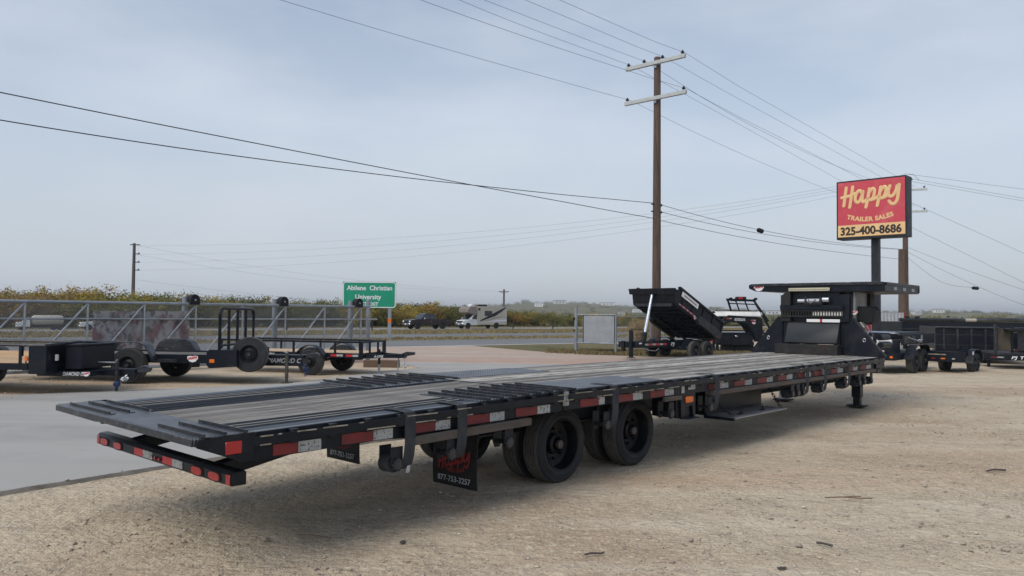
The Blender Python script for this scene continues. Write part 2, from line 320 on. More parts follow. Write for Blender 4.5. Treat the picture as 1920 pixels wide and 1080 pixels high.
# ------------------------------------------------------------------ ground, drive, roads
RD = V((.8, .6, 0)); RQ = V((-.6, .8, 0))       # along the highway, across it
def rq(r, q, z=0): return RD*r+RQ*q+V((0, 0, z))
def ground_mat(name, base, patches, fine, bumpd=.03, coords=1):
    m = bpy.data.materials.new(name); m.use_nodes = True; t = m.node_tree; b = t.nodes['Principled BSDF']; L = t.links.new; b.inputs['Roughness'].default_value = .95; b.inputs['Specular IOR Level'].default_value = .2
    tc = t.nodes.new('ShaderNodeTexCoord'); cur = None
    rgb = t.nodes.new('ShaderNodeRGB'); rgb.outputs[0].default_value = (*base, 1); cur = rgb.outputs[0]
    for col, sc, lo, hi, am, kind in patches:
        if kind == 'v': n = t.nodes.new('ShaderNodeTexVoronoi'); out = n.outputs['Color']
        else: n = t.nodes.new('ShaderNodeTexNoise'); n.inputs['Detail'].default_value = 6; n.inputs['Roughness'].default_value = .62; out = n.outputs[0]
        n.inputs['Scale'].default_value = sc
        mp = t.nodes.new('ShaderNodeMapping'); L(tc.outputs['Object'], mp.inputs[0]); L(mp.outputs[0], n.inputs[0])
        if kind == 's': mp.inputs['Scale'].default_value = (.16, 1, 1); mp.inputs['Rotation'].default_value = (0, 0, R(-46))
        if kind == 'h': mp.inputs['Scale'].default_value = (.06, 1, 1); mp.inputs['Rotation'].default_value = (0, 0, R(-37))
        mr = t.nodes.new('ShaderNodeMapRange'); mr.clamp = True; mr.inputs['From Min'].default_value = lo; mr.inputs['From Max'].default_value = hi; mr.inputs['To Max'].default_value = am; L(out, mr.inputs['Value'])
        x = t.nodes.new('ShaderNodeMix'); x.data_type = 'RGBA'; x.inputs['B'].default_value = (*col, 1); L(mr.outputs[0], x.inputs['Factor']); L(cur, x.inputs['A']); cur = x.outputs['Result']
    L(cur, b.inputs['Base Color'])
    prev = None
    for sc, st, d in fine:
        n = t.nodes.new('ShaderNodeTexNoise'); n.inputs['Scale'].default_value = sc; n.inputs['Detail'].default_value = 5; L(tc.outputs['Object'], n.inputs[0])
        bp = t.nodes.new('ShaderNodeBump'); bp.inputs['Strength'].default_value = st; bp.inputs['Distance'].default_value = d; L(n.outputs[0], bp.inputs['Height'])
        if prev: L(prev.outputs[0], bp.inputs['Normal'])
        prev = bp
    if prev: L(prev.outputs[0], b.inputs['Normal'])
    return m
K['gravel'] = ground_mat('caliche_gravel', (0.524, 0.435, 0.315), [((0.407, 0.299, 0.205), .25, .46, .6, .95, 'n'), ((0.652, 0.571, 0.442), .6, .48, .62, .85, 's'), ((0.349, 0.277, 0.200), 1.3, .5, .66, .7, 'n'), ((0.466, 0.305, 0.189), .3, .54, .66, .85, 's'), ((0.314, 0.249, 0.184), 6, .52, .68, .6, 'n'), ((0.698, 0.621, 0.484), 11, .55, .66, .6, 'n'), ((0.698, 0.610, 0.473), 34, .52, .64, .6, 'n'), ((0.186, 0.147, 0.105), 46, .56, .66, .6, 'n'), ((0.768, 0.678, 0.536), 90, .54, .65, .5, 'n')],
                         [(2.2, .6, .14), (14, .9, .05), (55, .7, .02)])
K['concrete'] = ground_mat('concrete_drive', (.375, .366, .346), [((.27, .268, .26), .5, .46, .68, .8, 's'), ((.4, .395, .38), .9, .5, .72, .6, 'n'), ((.2, .195, .19), .35, .58, .7, .6, 's'), ((.25, .25, .25), 3.5, .63, .73, .5, 'n')], [(40, .25, .006)])
K['asphalt'] = ground_mat('road_asphalt', (.19, .195, .2), [((.12, .125, .13), .4, .42, .7, .8, 'h'), ((.25, .25, .25), 1.2, .5, .75, .5, 'h')], [(30, .2, .01)])
K['paleroad'] = ground_mat('pale_highway', (.27, .265, .255), [((.2, .2, .2), .5, .45, .7, .7, 'h')], [])
K['dryfield'] = ground_mat('dry_grass_ground', (.13, .115, .055), [((.19, .155, .08), .12, .42, .66, .85, 'h'), ((.07, .075, .032), .35, .5, .7, .8, 'n'), ((.22, .18, .1), 1.6, .52, .72, .6, 'n')], [(3, .6, .15)])
K['farfield'] = ground_mat('far_field', (.12, .115, .055), [((.17, .145, .07), .01, .42, .62, .9, 'h'), ((.05, .06, .028), .02, .5, .66, .9, 'n')], [])
K['pink'] = ground_mat('pinkish_caliche', (.43, .35, .29), [((.40, .26, .2), .25, .45, .66, .7, 'h'), ((.52, .46, .4), .8, .52, .74, .6, 'n')], [(14, .4, .03)])
def sheet(name, pts, z, m):
    me = bpy.data.meshes.new(name); me.from_pydata([(p[0], p[1], z) for p in pts], [], [tuple(range(len(pts)))]); me.materials.append(K[m])
    if me.polygons[0].normal.z < 0: me.flip_normals()
    o = link(name, me); o['kind'] = 'structure'; return o
sheet('ground', [(-4000, -300), (4000, -300), (4000, 4500), (-4000, 4500)], -.03, 'farfield')
def band(name, q0, q1, z, m, r0=-90, r1=420): return sheet(name, [rq(r0, q0), rq(r1, q0), rq(r1, q1), rq(r0, q1)], z, m)
band('verge_ground', 30, 140, -.016, 'dryfield', -120, 520)
# gravel lot: uneven grid near the viewer, flat further out
def lot():
    nx, ny = 150, 130
    b = MB(); vs = []
    from mathutils import noise as N3
    for j in range(ny+1):
        for i in range(nx+1):
            u, q = i/nx, j/ny; x = -46+112*u; y = -6+ (75)*(q**1.5)
            x = x if abs(x) > 30 else x
            fl = max(0, 1-abs(y-8)/14)
            z = (N3.noise((x*.35, y*.35, 1))*.022+N3.noise((x*1.3, y*1.3, 3))*.012)*fl
            vs.append((x, y, min(z, .008)))
    fs = [(j*(nx+1)+i, j*(nx+1)+i+1, (j+1)*(nx+1)+i+1, (j+1)*(nx+1)+i) for j in range(ny) for i in range(nx)]
    keep = []
    for f in fs:
        c = sum((V(vs[k]) for k in f), V())/4
        if c.dot(RQ) < 33.6 or c.x > 34 and c.dot(RQ) < 45: keep.append(f)
    b.add(vs, keep); o = b.build('gravel_lot', 'gravel', smooth=180); o['kind'] = 'structure'
lot()
drive_near = [(-9, 1.5), (-4.66, 7.1), (-3.8, 8.29), (-3.04, 9.17), (-1.7, 10.31), (1, 12.7), (3.6, 16), (4.6, 19.5), (5.2, 23)]
drive_far = [(5.0, 25.2), (2, 25.6), (-1.5, 26.0), (-4.4, 26.4), (-4.8, 25.6), (-3.1, 24.5), (-2.7, 23.45), (-3.55, 22.2), (-4.3, 20.2), (-5.14, 17.97), (-9.77, 14.92), (-20, 9), (-20, 1.5)]
b = MB(); pr = drive_near+drive_far; b.prism(pr, 2, -.05, .035)
o = b.build('driveway', 'concrete', smooth=0); o['kind'] = 'structure'
gq = random.Random(4); ev = []; b = MB()
for a_, c_ in zip(drive_near[:-1], drive_near[1:]):
    n = int(math.hypot(c_[0]-a_[0], c_[1]-a_[1])/.25)+1
    for k in range(n):
        u = k/n; nx_, ny_ = (c_[1]-a_[1]), -(c_[0]-a_[0]); l_ = math.hypot(nx_, ny_); w_ = .035+gq.uniform(0, .03)
        ev.append((a_[0]+(c_[0]-a_[0])*u, a_[1]+(c_[1]-a_[1])*u, nx_/l_*w_, ny_/l_*w_, gq.uniform(.02, .042)))
vs = []
for x_, y_, dx_, dy_, z_ in ev: vs += [(x_-dx_*.0, y_-dy_*.0, z_+.004), (x_+dx_, y_+dy_, z_), (x_+dx_*2.6, y_+dy_*2.6, -.03)]
b.add(vs, [q for k in range(len(ev)-1) for q in ((k*3, k*3+1, k*3+4, k*3+3), (k*3+1, k*3+2, k*3+5, k*3+4))]); o = b.build('driveway_edge', 'form', smooth=60); o['kind'] = 'structure'
sheet('apron', [(-7, 26.6), (-2.5, 25.5), (2, 24.5), (5.6, 24.5), (7.2, 33), rq(31, 33.7), rq(7, 33.7), (-13, 29.5)], .012, 'pink')
band('access_road', 33.8, 41.8, -.004, 'asphalt')
band('road_edge_line', 34.05, 34.25, .001, 'cleanwhite', -90, 40)
band('grass_strip', 41.8, 46.2, -.003, 'dryfield')
band('frontage_road', 46.2, 53.7, .0, 'asphalt')
band('median_verge', 53.7, 66.5, -.002, 'dryfield')
band('highway', 66.5, 75.5, .004, 'paleroad')
# distant hills
def hill_z(x, y):
    d = math.hypot(x, y)
    a = math.atan2(x, y)
    rise = max(0, min(1, (d-500)/900)); ramp = rise*rise*(3-2*rise)
    return ramp*(11+5.5*math.sin(a*5+1.3)+3.5*math.sin(a*13+.5)+2*math.sin(a*29))
def hills():
    na, nr = 90, 14; vs = []; fs = []
    for j in range(nr+1):
        d = 480+1700*(j/nr)
        for i in range(na+1):
            a = R(-52)+R(104)*i/na; x, y = d*math.sin(a), d*math.cos(a); vs.append((x, y, hill_z(x, y)-.06))
    fs = [(j*(na+1)+i, j*(na+1)+i+1, (j+1)*(na+1)+i+1, (j+1)*(na+1)+i) for j in range(nr) for i in range(na)]
    o = MB().add(vs, fs).build('hills', 'farfield', smooth=180); o['kind'] = 'structure'
hills()
# air between here and the hills
hm = bpy.data.materials.new('air'); hm.use_nodes = True; t = hm.node_tree; t.nodes.remove(t.nodes['Principled BSDF'])
pv = t.nodes.new('ShaderNodeVolumePrincipled'); pv.inputs['Color'].default_value = (.9, .94, .99, 1); pv.inputs['Density'].default_value = .00034; pv.inputs['Anisotropy'].default_value = .2
t.links.new(pv.outputs[0], t.nodes['Material Output'].inputs['Volume'])
K['air'] = hm
o = B(-4100, 4100, -310, 4600, -1.2, 46).build('haze', 'air', smooth=0); o['kind'] = 'stuff'; o.display_type = 'WIRE'
HAZE = o

# loose limestone chips over the lot (nobody could count them)
def chips():
    g = np.random.default_rng(5)
    bv = np.array([(1, 0, 0), (-1, 0, 0), (0, 1, 0), (0, -1, 0), (.1, .1, 1), (0, 0, -.6), (.6, .65, .5), (-.65, -.6, .45)])*1.0; bf = np.array([(0, 6, 4), (6, 2, 4), (2, 1, 4), (1, 7, 4), (7, 3, 4), (3, 0, 4), (0, 2, 6), (1, 3, 7), (2, 0, 5), (1, 2, 5), (3, 1, 5), (0, 3, 5)])
    N = 120000
    y = 4.0+g.random(N)**1.7*15; half = y*.75+1; x = (g.random(N)*2-1)*half
    ok = np.ones(N, bool)
    # keep off the concrete: near edge of the drive as a polyline
    ex = [p[0] for p in drive_near]; ey = [p[1] for p in drive_near]
    edge = np.interp(x, ex, ey); ok &= ~((y > edge-.03+.35*g.random(N)**3) & (x < 5)) | (x < -9)
    up = np.where((y > edge-.03) & (x < 5), .037, 0)[ok]; x, y = x[ok], y[ok]; N = len(x)
    clump = np.sin(x*1.7+np.sin(y*1.1)*2)*np.sin(y*1.3+x*.4)
    keep = g.random(N) < (.5+.45*clump); x, y, up = x[keep], y[keep], up[keep]; N = len(x)
    s = .0028+.004*g.random(N)+.017*g.random(N)**22
    s = s*(.75+.035*y)
    a = g.random(N)*6.283; ca, sa = np.cos(a), np.sin(a)
    sx = s*(.8+.8*g.random(N)); sy = s*(.6+.5*g.random(N)); sz = s*(.35+.4*g.random(N))
    jit = 1+.35*(g.random((N, len(bv), 1))-.5)
    P = bv[None]*jit; px = P[:, :, 0]*sx[:, None]; py = P[:, :, 1]*sy[:, None]; pz = P[:, :, 2]*sz[:, None]
    X = px*ca[:, None]-py*sa[:, None]+x[:, None]; Y = px*sa[:, None]+py*ca[:, None]+y[:, None]; Z = pz+sz[:, None]*.45+up[:, None]
    vs = np.stack([X, Y, Z], -1).reshape(-1, 3); fs = (bf[None]+np.arange(N)[:, None, None]*len(bv)).reshape(-1, 3)
    me = bpy.data.meshes.new('gravel'); me.vertices.add(len(vs)); me.vertices.foreach_set('co', vs.ravel()); me.loops.add(fs.size); me.loops.foreach_set('vertex_index', fs.ravel().astype(np.int32))
    me.polygons.add(len(fs)); me.polygons.foreach_set('loop_start', np.arange(0, fs.size, 3, dtype=np.int32)); me.polygons.foreach_set('loop_total', np.full(len(fs), 3, np.int32)); me.update(); me.validate()
    me.materials.append(K['gravelstone']); o = link('gravel', me); o['kind'] = 'stuff'
chips()
# ------------------------------------------------------------------ the long gooseneck flatbed trailer
YAW = .7457; O0 = V((.6642, 7.5169, 0)); RZ = math.pi/2-YAW; W = 2.5126
FB = thing('flatbed_trailer', 'long black gooseneck flatbed trailer with weathered plank deck and flat ramp tail', 'trailer', O0, RZ)
HD = .97; SF = 9.05; SH = -.2; ST = -3.46
def zt(s): return HD if s >= SH else HD+(s-SH)*(.055/3.26)       # top of the tail section
# frame
for t in (.62, 1.72):
    MB().prism([(t, .52), (t+.16, .52), (t+.16, .54), (t+.09, .54), (t+.09, .78), (t+.16, .78), (t+.16, .8), (t, .8), (t, .78), (t+.07, .78), (t+.07, .54), (t, .54)], 0, -.9, 9.0).build('main_beam', 'black', FB)
    b = MB().prism([(-.9, .8), (-.9, .56), (-3.4, .74), (-3.4, .84)], 1, t+.02, t+.14).build('tail_beam', 'black', FB)
me = B(-.04, .04, .1, W-.1, .8, .9).mesh('crossmember', 'black', smooth=0)
for i in range(16): link('crossmember', me, FB, (.1+i*.58, 0, 0))
me = B(-.03, .03, .1, W-.1, -.16, -.06).mesh('crossmember', 'black', smooth=0)
for i in range(6): link('crossmember', me, FB, (-.6-i*.5, 0, zt(-.6-i*.5)))
# side channels, rub rails, stake pockets, worn edges, winch track
def sloped(prof, s0, s1):                      # prism along the bed that follows the tail's fall
    b = MB(); n = len(prof); d0, d1 = zt(s0)-HD, zt(s1)-HD
    b.add([(s0, u, v+d0) for u, v in prof]+[(s1, u, v+d1) for u, v in prof], [tuple(range(n)), tuple(range(2*n-1, n-1, -1))]+[(i, i+n, (i+1) % n+n, (i+1) % n) for i in range(n)]); return b
g = random.Random(3)
for side in (0, 1):
    T = (lambda t: t) if side == 0 else (lambda t: W-t)
    pr = lambda *p: [(T(a), z) for a, z in p]
    for s0, s1 in ((SH+.012, SF), (ST, SH-.012)):
        sloped(pr((.05, .785), (.1, .785), (.1, .8), (.065, .8), (.065, .952), (.12, .952), (.12, .966), (.05, .966)), s0, s1).build('side_channel', 'black', FB)
        sloped(pr((.0, .886), (.014, .886), (.014, .944), (.0, .944)), s0+.03, s1-.03).build('rub_rail', 'gloss', FB)
    # worn bright edges on the rub rail, broken up by paint that survives
    b = MB(); s = ST+.1
    while s < SF-.1:
        L = g.uniform(.04, .34) * (1 if s < 2.3 else .55); zz = zt(s)-HD
        for z in (.887, .942):
            if g.random() < (.62 if s < 2.2 else .3): b.box(s, s+L*g.uniform(.5, 1), *sorted((T(-.003), T(.004))), z+zz-.0035, z+zz+.0045)
        s += L+g.uniform(.01, .1)
    tag(b.build('worn_rail_edge', 'edge', FB, smooth=0), kind='stuff')
    mp = B(-.03, .03, *sorted((T(.004), T(.05))), .868-HD, .962-HD).mesh('stake_pocket', 'black', .004)
    s = ST+.36
    while s < SF-.2:
        if abs(s-SH) > .1: link('stake_pocket', mp, FB, (s, 0, zt(s)))
        s += .305
    sloped(pr((-.002, .71), (.045, .71), (.045, .775), (.03, .775), (.03, .73), (.012, .73), (.012, .775), (-.002, .775)), -2.12, -.70).build('winch_track', 'pipe', FB, .004)
    sloped(pr((-.002, .735), (.045, .735), (.045, .783), (-.002, .783)), 1.56, 1.9).build('winch_track', 'pipe', FB, .004)
    sloped(pr((-.002, .73), (.045, .73), (.045, .783), (.03, .783), (.03, .75), (.012, .75), (.012, .783), (-.002, .783)), 2.66, 8.56).build('winch_track', 'pipe', FB, .004)
# reflective tape along the near side
TAPE = [(-3.24, -3.05, -2.87), (-2.7, -2.42, -2.24), (-2.07, -1.81, -1.65), (-1.47, -1.19, -1.01), (-.86, -.57, -.39), (.07, .37, .47), (.69, .98, 1.16), (1.32, 1.61, 1.8), (2.62, 2.9, 3.11), (3.28, 3.57, 3.77), (3.93, 4.22, 4.41), (4.57, 4.87, 5.07), (5.28, 5.52, 5.74), (5.88, 6.16, 6.31), (6.56, 6.83, 7.07), (7.29, 7.54, 7.74), (7.9, 8.19, 8.41)]
for a, m_, c in TAPE:
    z = zt(a)-HD
    for s0, s1, k, nm in ((a, m_, 'red', 'red_tape'), (m_, c, 'white', 'white_tape')):
        B(s0, s1, .046, .05, .795+z, .868+z).build(nm, k, FB, smooth=0)
B(SF-.17, SF-.1, .046, .05, .81, .86).build('marker_light', 'orange', FB, .004)
B(-.2, -.13, .03, .048, .83, .96).build('white_sticker', 'white', FB, smooth=0)
# front skirt plate
MB().prism([(8.62, .966), (9.06, .966), (9.06, .775), (8.62, .785)], 1, .02, .046).build('front_skirt', 'gloss', FB, .003)
MB().prism([(8.78, .774), (9.05, .774), (9.02, .69), (8.8, .69)], 1, .06, .5).build('skirt_box', 'gloss', FB, .006)
B(SF-.02, SF+.02, .1, W-.1, .72, .96).build('front_channel', 'black', FB, .004)
# deck planks, each its own piece; alternate boards butted
PW = .1385
pm = {}
def plank(s0, s1, t, m='plank', wd=PW-.007, dz=0):
    key = (round(s1-s0, 2), m, round(wd, 3))
    if key not in pm:
        L = s1-s0; mb = MB().box(0, L, 0, wd, -.038, 0); pm[key] = mb.mesh('plank', m, .004, smooth=0)
    o = link('plank', pm[key], FB, (s0, t, dz)); return o
n = 17; t0 = .125
for i in range(n):
    t = t0+i*(W-.25)/n; wd = (W-.25)/n-.007
    cut = [2.44, 4.88, 6.1][(i*7) % 3]
    segs = [(SH+.02, cut-.004), (cut+.004, SF-.01)]
    for s0, s1 in segs: plank(s0, s1, t, 'plank' if i % 5 not in (1, 3) else 'plankd', wd, HD+g.uniform(-.005, .003))
# tail: timber strip between two steel ramps
def tilt(o, s): o.rotation_euler = (0, -math.atan(.055/3.26), 0); o.location.z = zt(s)-.002
for i in range(7):
    t = .55+i*.137; o = plank(ST+.02, SH-.02, t, 'plankd', .131); tilt(o, ST+.02)
for side in (0, 1):
    T = (lambda t: t) if side == 0 else (lambda t: W-t)
    for t_, wd, m_ in ((.068, .045, 'rail'), (.118, .112, 'bluesteel'), (.236, .07, 'ramp'), (.328, .072, 'ramp'), (.422, .105, 'ramp')):
        a, b_ = sorted((T(t_), T(t_+wd))); o = B(0, 3.22, a, b_, -.05, 0).build('ramp_bar', m_, FB, .003, loc=(ST+.02, 0, 0)); tilt(o, ST+.02)
    for t_ in (.309, .403, .53):
        a, b_ = sorted((T(t_), T(t_+.016))); o = B(0, 3.22, a, b_, -.045, .002).build('ramp_lip', 'lip', FB, smooth=0, loc=(ST+.02, 0, 0)); tilt(o, ST+.02)
    if side:
        for i in range(3):
            a, b_ = sorted((T(.55+i*.145), T(.55+i*.145+.125))); o = B(0, 3.22, a, b_, -.05, -.004).build('ramp_bar', 'ramp', FB, .004, loc=(ST+.02, 0, 0)); tilt(o, ST+.02)
    # traction cleats standing on plates near the hinge
    w_ = .78 if side == 0 else .86
    a, b_ = sorted((T(.06), T(.06+w_))); o = B(0, 1.12, a, b_, -.03, .006).build('cleat_plate', 'diamond', FB, .003, loc=(-1.3, 0, 0)); tilt(o, -1.3); o.location.z += .003
    cm = MB().prism([(0, 0), (.05, 0), (.05, .005), (.008, .005), (.008, .02), (0, .02)], 1, T(.0) if side == 0 else T(.86), T(.8) if side == 0 else T(.02)).mesh('cleat', 'worn', smooth=0)
    for k in range(7):
        s = -1.235+k*.165; link('cleat', cm, FB, (s, 0, zt(s)+.008))
    link('cleat', cm, FB, (-.06, 0, HD+.003))
    # tread plate over the wheels
    a, b_ = sorted((T(.06), T(.78))); B(-.0, 1.62, a, b_, HD-.01, HD+.0065).build('tread_plate', 'diamond', FB, .002)
B(SH-.014, SH+.014, .1, W-.1, HD-.06, HD+.004).build('hinge_bar', 'worn', FB, smooth=0)
# tail plate with three cleats a side
b = MB().prism([(-3.79, .868), (-3.79, .912), (-3.775, .919), (-3.445, .922), (-3.445, .80)], 1, .02, W-.02)
b.build('tail_plate', 'diamond', FB, .006)
B(-3.80, -3.788, .03, W-.03, .868, .914).build('tail_edge', 'worn', FB, .003)
MB().prism([(-3.78, .862), (-3.78, .914), (-3.40, .925), (-3.40, .742), (-3.48, .742)], 1, -.002, .02).build('tail_end_cap', 'black', FB, .004)
MB().prism([(-3.78, .862), (-3.78, .914), (-3.40, .925), (-3.40, .742), (-3.48, .742)], 1, W-.02, W+.002).build('tail_end_cap', 'black', FB, .004)
pr = [(0, 0), (.045, 0), (.045, .005), (.008, .005), (.008, .022), (0, .022)]
cn = MB().prism(pr, 1, -.01, .66).mesh('cleat', 'worn', smooth=0); cf = MB().prism(pr, 1, 1.5, 2.34).mesh('cleat', 'worn', smooth=0)
for s in (-3.74, -3.6, -3.46):
    link('cleat', cn, FB, (s, 0, .921)); link('cleat', cf, FB, (s, 0, .921))
MB().prism([(-3.6, .80), (-3.49, .80), (-3.49, .88), (-3.6, .88)], 1, -.009, -.002).build('side_lens', 'lens', FB, .008)
# rear under-ride bumper with lamps
BM = MB().prism([(-3.5, .572), (-3.5, .64), (-3.48, .662), (-3.41, .668), (-3.395, .65), (-3.395, .572)], 1, .1, W-.1).build('bumper', 'gloss', FB, .006)
for t in (.45, 1.85):
    MB().bar((-3.42, t, .62), (-2.4, t, .80), .1, .1).build('bumper_arm', 'black', FB, .006)
def oval(name, t, z, m, par, w_=.085, h_=.036, th=.008):
    pr = [(t+math.copysign(abs(math.cos(a))**.6, math.cos(a))*w_, z+math.copysign(abs(math.sin(a))**.6, math.sin(a))*h_) for a in (k*math.pi/10 for k in range(20))]
    MB().prism([(u, v) for u, v in pr], 0, -3.5-th, -3.499).build(name, m, par)
for t in (.33, .58, 1.96, 2.24):
    oval('lamp_bezel', t, .607, 'rubber', FB, .095, .034, .004); oval('tail_lamp', t, .608, 'lens', FB, .075, .026, .009)
for a, m_, c in ((1.63, 1.47, 1.3), (1.12, .96, .8)):
    B(-3.504, -3.5, m_, a, .585, .638).build('red_tape', 'cleanred', FB, smooth=0); B(-3.504, -3.5, c, m_, .585, .638).build('white_tape', 'white', FB, smooth=0)
for t in (1.24, 1.17): MB().cyl((-3.5, t, .605), (-3.512, t, .605), .011, 8).build('marker_lamp', 'lens', FB)
for t in (.115, W-.17): B(-3.506, -3.5, t, t+.055, .576, .645).build('corner_reflector', 'lens', FB, .006)
# wheels: two axles of twins
for s in (.165, 1.49):
    for rz, tt in ((0, (.336, .62)), (math.pi, (W-.336, W-.62))):
        for t in tt: wheel(FB, s, t, .383, rz, 'dual', .385, .23, .256, n=64)
    MB().cyl((s, .5, .383), (s, W-.5, .383), .065, 14).build('axle', 'black', FB)
    for t in (.95, W-.95):
        MB().prism([(s-.5, .47), (s, .38), (s+.5, .47), (s+.5, .5), (s, .42), (s-.5, .5)], 1, t-.04, t+.04).build('leaf_spring', 'rust', FB)
for s in (-.5, .77, 2.05):
    for t in (.9, W-1.0): MB().prism([(s-.1, .53), (s+.1, .53), (s+.05, .4), (s-.05, .4)], 1, t, t+.1).build('spring_hanger', 'black', FB)
# mud flaps, printed
for t0_, s in ((.16, -1.2), (1.84, -1.2)):
    b = MB(); n = 9; vs = []
    for k in range(n+1):
        z = .80-.63*k/n; bow = -.035*math.sin(k/n*2.2)
        for t in (t0_, t0_+.56): vs += [(s+bow, t, z), (s+bow+.012, t, z)]
    for k in range(n):
        o_ = k*4; b.f += [(o_, o_+4, o_+6, o_+2), (o_+1, o_+3, o_+7, o_+5), (o_, o_+1, o_+5, o_+4), (o_+2, o_+6, o_+7, o_+3)]
    b.v = vs; b.f += [(0, 2, 3, 1), (n*4, n*4+1, n*4+3, n*4+2)]
    F = b.build('mud_flap', 'rubber', FB); tc_ = t0_+.28
    sx = s-.036
    script_happy((sx-.002, tc_, .395), (0, -1, 0), (0, 0, 1), .42, 'flapred', F, 16, 3, .002)
    for lw in (0,):
        letters('TRAILER SALES', (sx+.002, tc_, .31), (0, -1, 0), (0, 0, 1), .032, 'flapred', F, .27, .01, arc=.3)
    letters('877-753-3257', (sx+.008, tc_, .235), (0, -1, 0), (0, 0, 1), .05, 'flapwhite', F, .42, .012, off=.008)
# ratchet winches slung under the side rail, some with a strap over the edge
pl = MB().prism([(-.055, .0), (.055, .0), (.055, -.13), (.03, -.185), (-.03, -.185), (-.055, -.13)], 1, -.006, .006).mesh('winch_plate', 'black', .002)
dr = MB().cyl((0, 0, 0), (0, .16, 0), .022, 10).cyl((0, -.03, 0), (0, -.008, 0), .038, 12)
for k in range(10):
    a = k*math.pi/5; dr.box(math.cos(a)*.04-.008, math.cos(a)*.04+.008, -.028, -.012, math.sin(a)*.04-.008, math.sin(a)*.04+.008)
dr = dr.mesh('winch_drum', 'worn', 0)
roll_ = MB().lathe([(.02, .02), (.02, .07), (.13, .07), (.13, .02)], 16).mesh('strap_roll', 'strap')
def winch(s, strap=False, z=.72, roll=False, t=.03):
    zz = z+zt(s)-HD; e = link('ratchet_winch', None, FB, (s, t, zz)); e.empty_display_size = .1
    for y in (-.01, .13): link('winch_plate', pl, e, (0, y, 0))
    link('winch_drum', dr, e, (0, 0, -.13))
    if roll: link('strap_roll', roll_, e, (0, 0, -.13))
    if strap:
        d = strap; top = HD-zz+zt(s)-HD
        p = [(d, .25, top+.012), (d, .06, top+.012), (d, -.022, top+.004), (d, -.034, top-.05), (d, -.036, .02), (d*.9, -.034, -.08), (d*.75, -.03, -.14), (d*.7, .0, -.175)]
        b = MB(); vs = []
        for q in p: vs += [(q[0]-.052, q[1], q[2]), (q[0]+.052, q[1], q[2]), (q[0]-.052, q[1]+.004, q[2]-.002), (q[0]+.052, q[1]+.004, q[2]-.002)]
        b.v = vs
        for k in range(len(p)-1):
            o_ = k*4; b.f += [(o_, o_+1, o_+5, o_+4), (o_+2, o_+6, o_+7, o_+3), (o_, o_+4, o_+6, o_+2), (o_+1, o_+3, o_+7, o_+5)]
        b.f += [(0, 2, 3, 1), tuple((len(p)-1)*4+k for k in (0, 1, 3, 2))]
        b.build('strap', 'strap', e, smooth=60)
        if s < -2: MB().prism([(d*.7-.012, -.2), (d*.7+.02, -.2), (d*.7+.028, -.145), (d*.7, -.15)], 1, -.045, -.04).build('strap_tail', 'white', e, smooth=0)
winch(-2.22, .11, roll=True); winch(-1.66, .1); winch(-.98); winch(.47, .12); winch(1.7); winch(2.6, .13)
for s, st in ((5.0, 0), (5.2, 0), (5.4, .1), (6.1, .1), (7.1, .12), (7.75, 0), (8.0, 0), (8.35, 0)): winch(s, st, roll=True)
# step bracket with amber lamp
MB().prism([(1.9, .83), (2.29, .83), (2.27, .5), (2.0, .5), (1.9, .52)], 1, .075, .4).prism([(2.0, .5), (2.27, .5), (2.27, .51), (2.0, .51)], 1, -.03, .074).build('step_box', 'gloss', FB, .004)
MB().prism([(1.95, .84), (2.29, .84), (2.29, .5), (2.24, .5), (2.22, .64), (2.06, .64), (2.03, .5), (1.97, .5)], 1, .046, .07).build('step_plate', 'gloss', FB, .004)
B(2.05, 2.22, .028, .048, .68, .755).build('amber_lamp', 'orange', FB, .01)
B(1.97, 2.03, .04, .046, .8, .91).build('white_sticker', 'white', FB, smooth=0); B(2.12, 2.28, .043, .046, .83, .905).build('white_sticker', 'white', FB, smooth=0)
# under-bed tool box, door hanging open on chains
B(3.2, 4.86, .42, 1.0, .4, .78).build('tool_box', 'gloss', FB, .006)
B(3.2, 4.86, .385, .418, .385, .425).build('box_sill', 'worn', FB, smooth=0)
B(3.17, 4.76, -.01, .38, .39, .406).build('box_door', 'grey', FB, .003)
B(3.13, 3.168, -.02, .40, .375, .41).build('door_edge', 'black', FB, smooth=0)
for s in (3.6, 4.25): MB().box(s-.05, s+.05, .1, .15, .407, .415).tube([(s-.03, .12, .415), (s, .12, .46), (s+.04, .12, .415)], .01, 6).build('door_latch', 'worn', FB)
chain([(3.25, .41, .66), (3.27, .2, .5), (3.28, .06, .41)], .006, 'rust', FB); chain([(4.9, .41, .78), (4.8, .2, .55), (4.7, .06, .41)], .006, 'rust', FB)
# landing legs
for t in (.54, W-.54):
    b = B(9.1, 9.26, t-.08, t+.08, .2, .78).build('landing_leg', 'gloss', FB, .006)
    B(9.12, 9.24, t-.06, t+.06, .05, .2).build('leg_ram', 'steel' if t > 1 else 'black', b, .004)
    MB().prism([(9.02, .028), (9.34, .028), (9.29, .055), (9.07, .055)], 1, t-.16, t+.16).box(9.06, 9.3, t-.12, t+.12, .015, .028).build('foot_pad', 'rust', b, .003)
B(8.9, 9.3, .4, W-.4, .6, .76).build('leg_crossbeam', 'black', FB, .005)
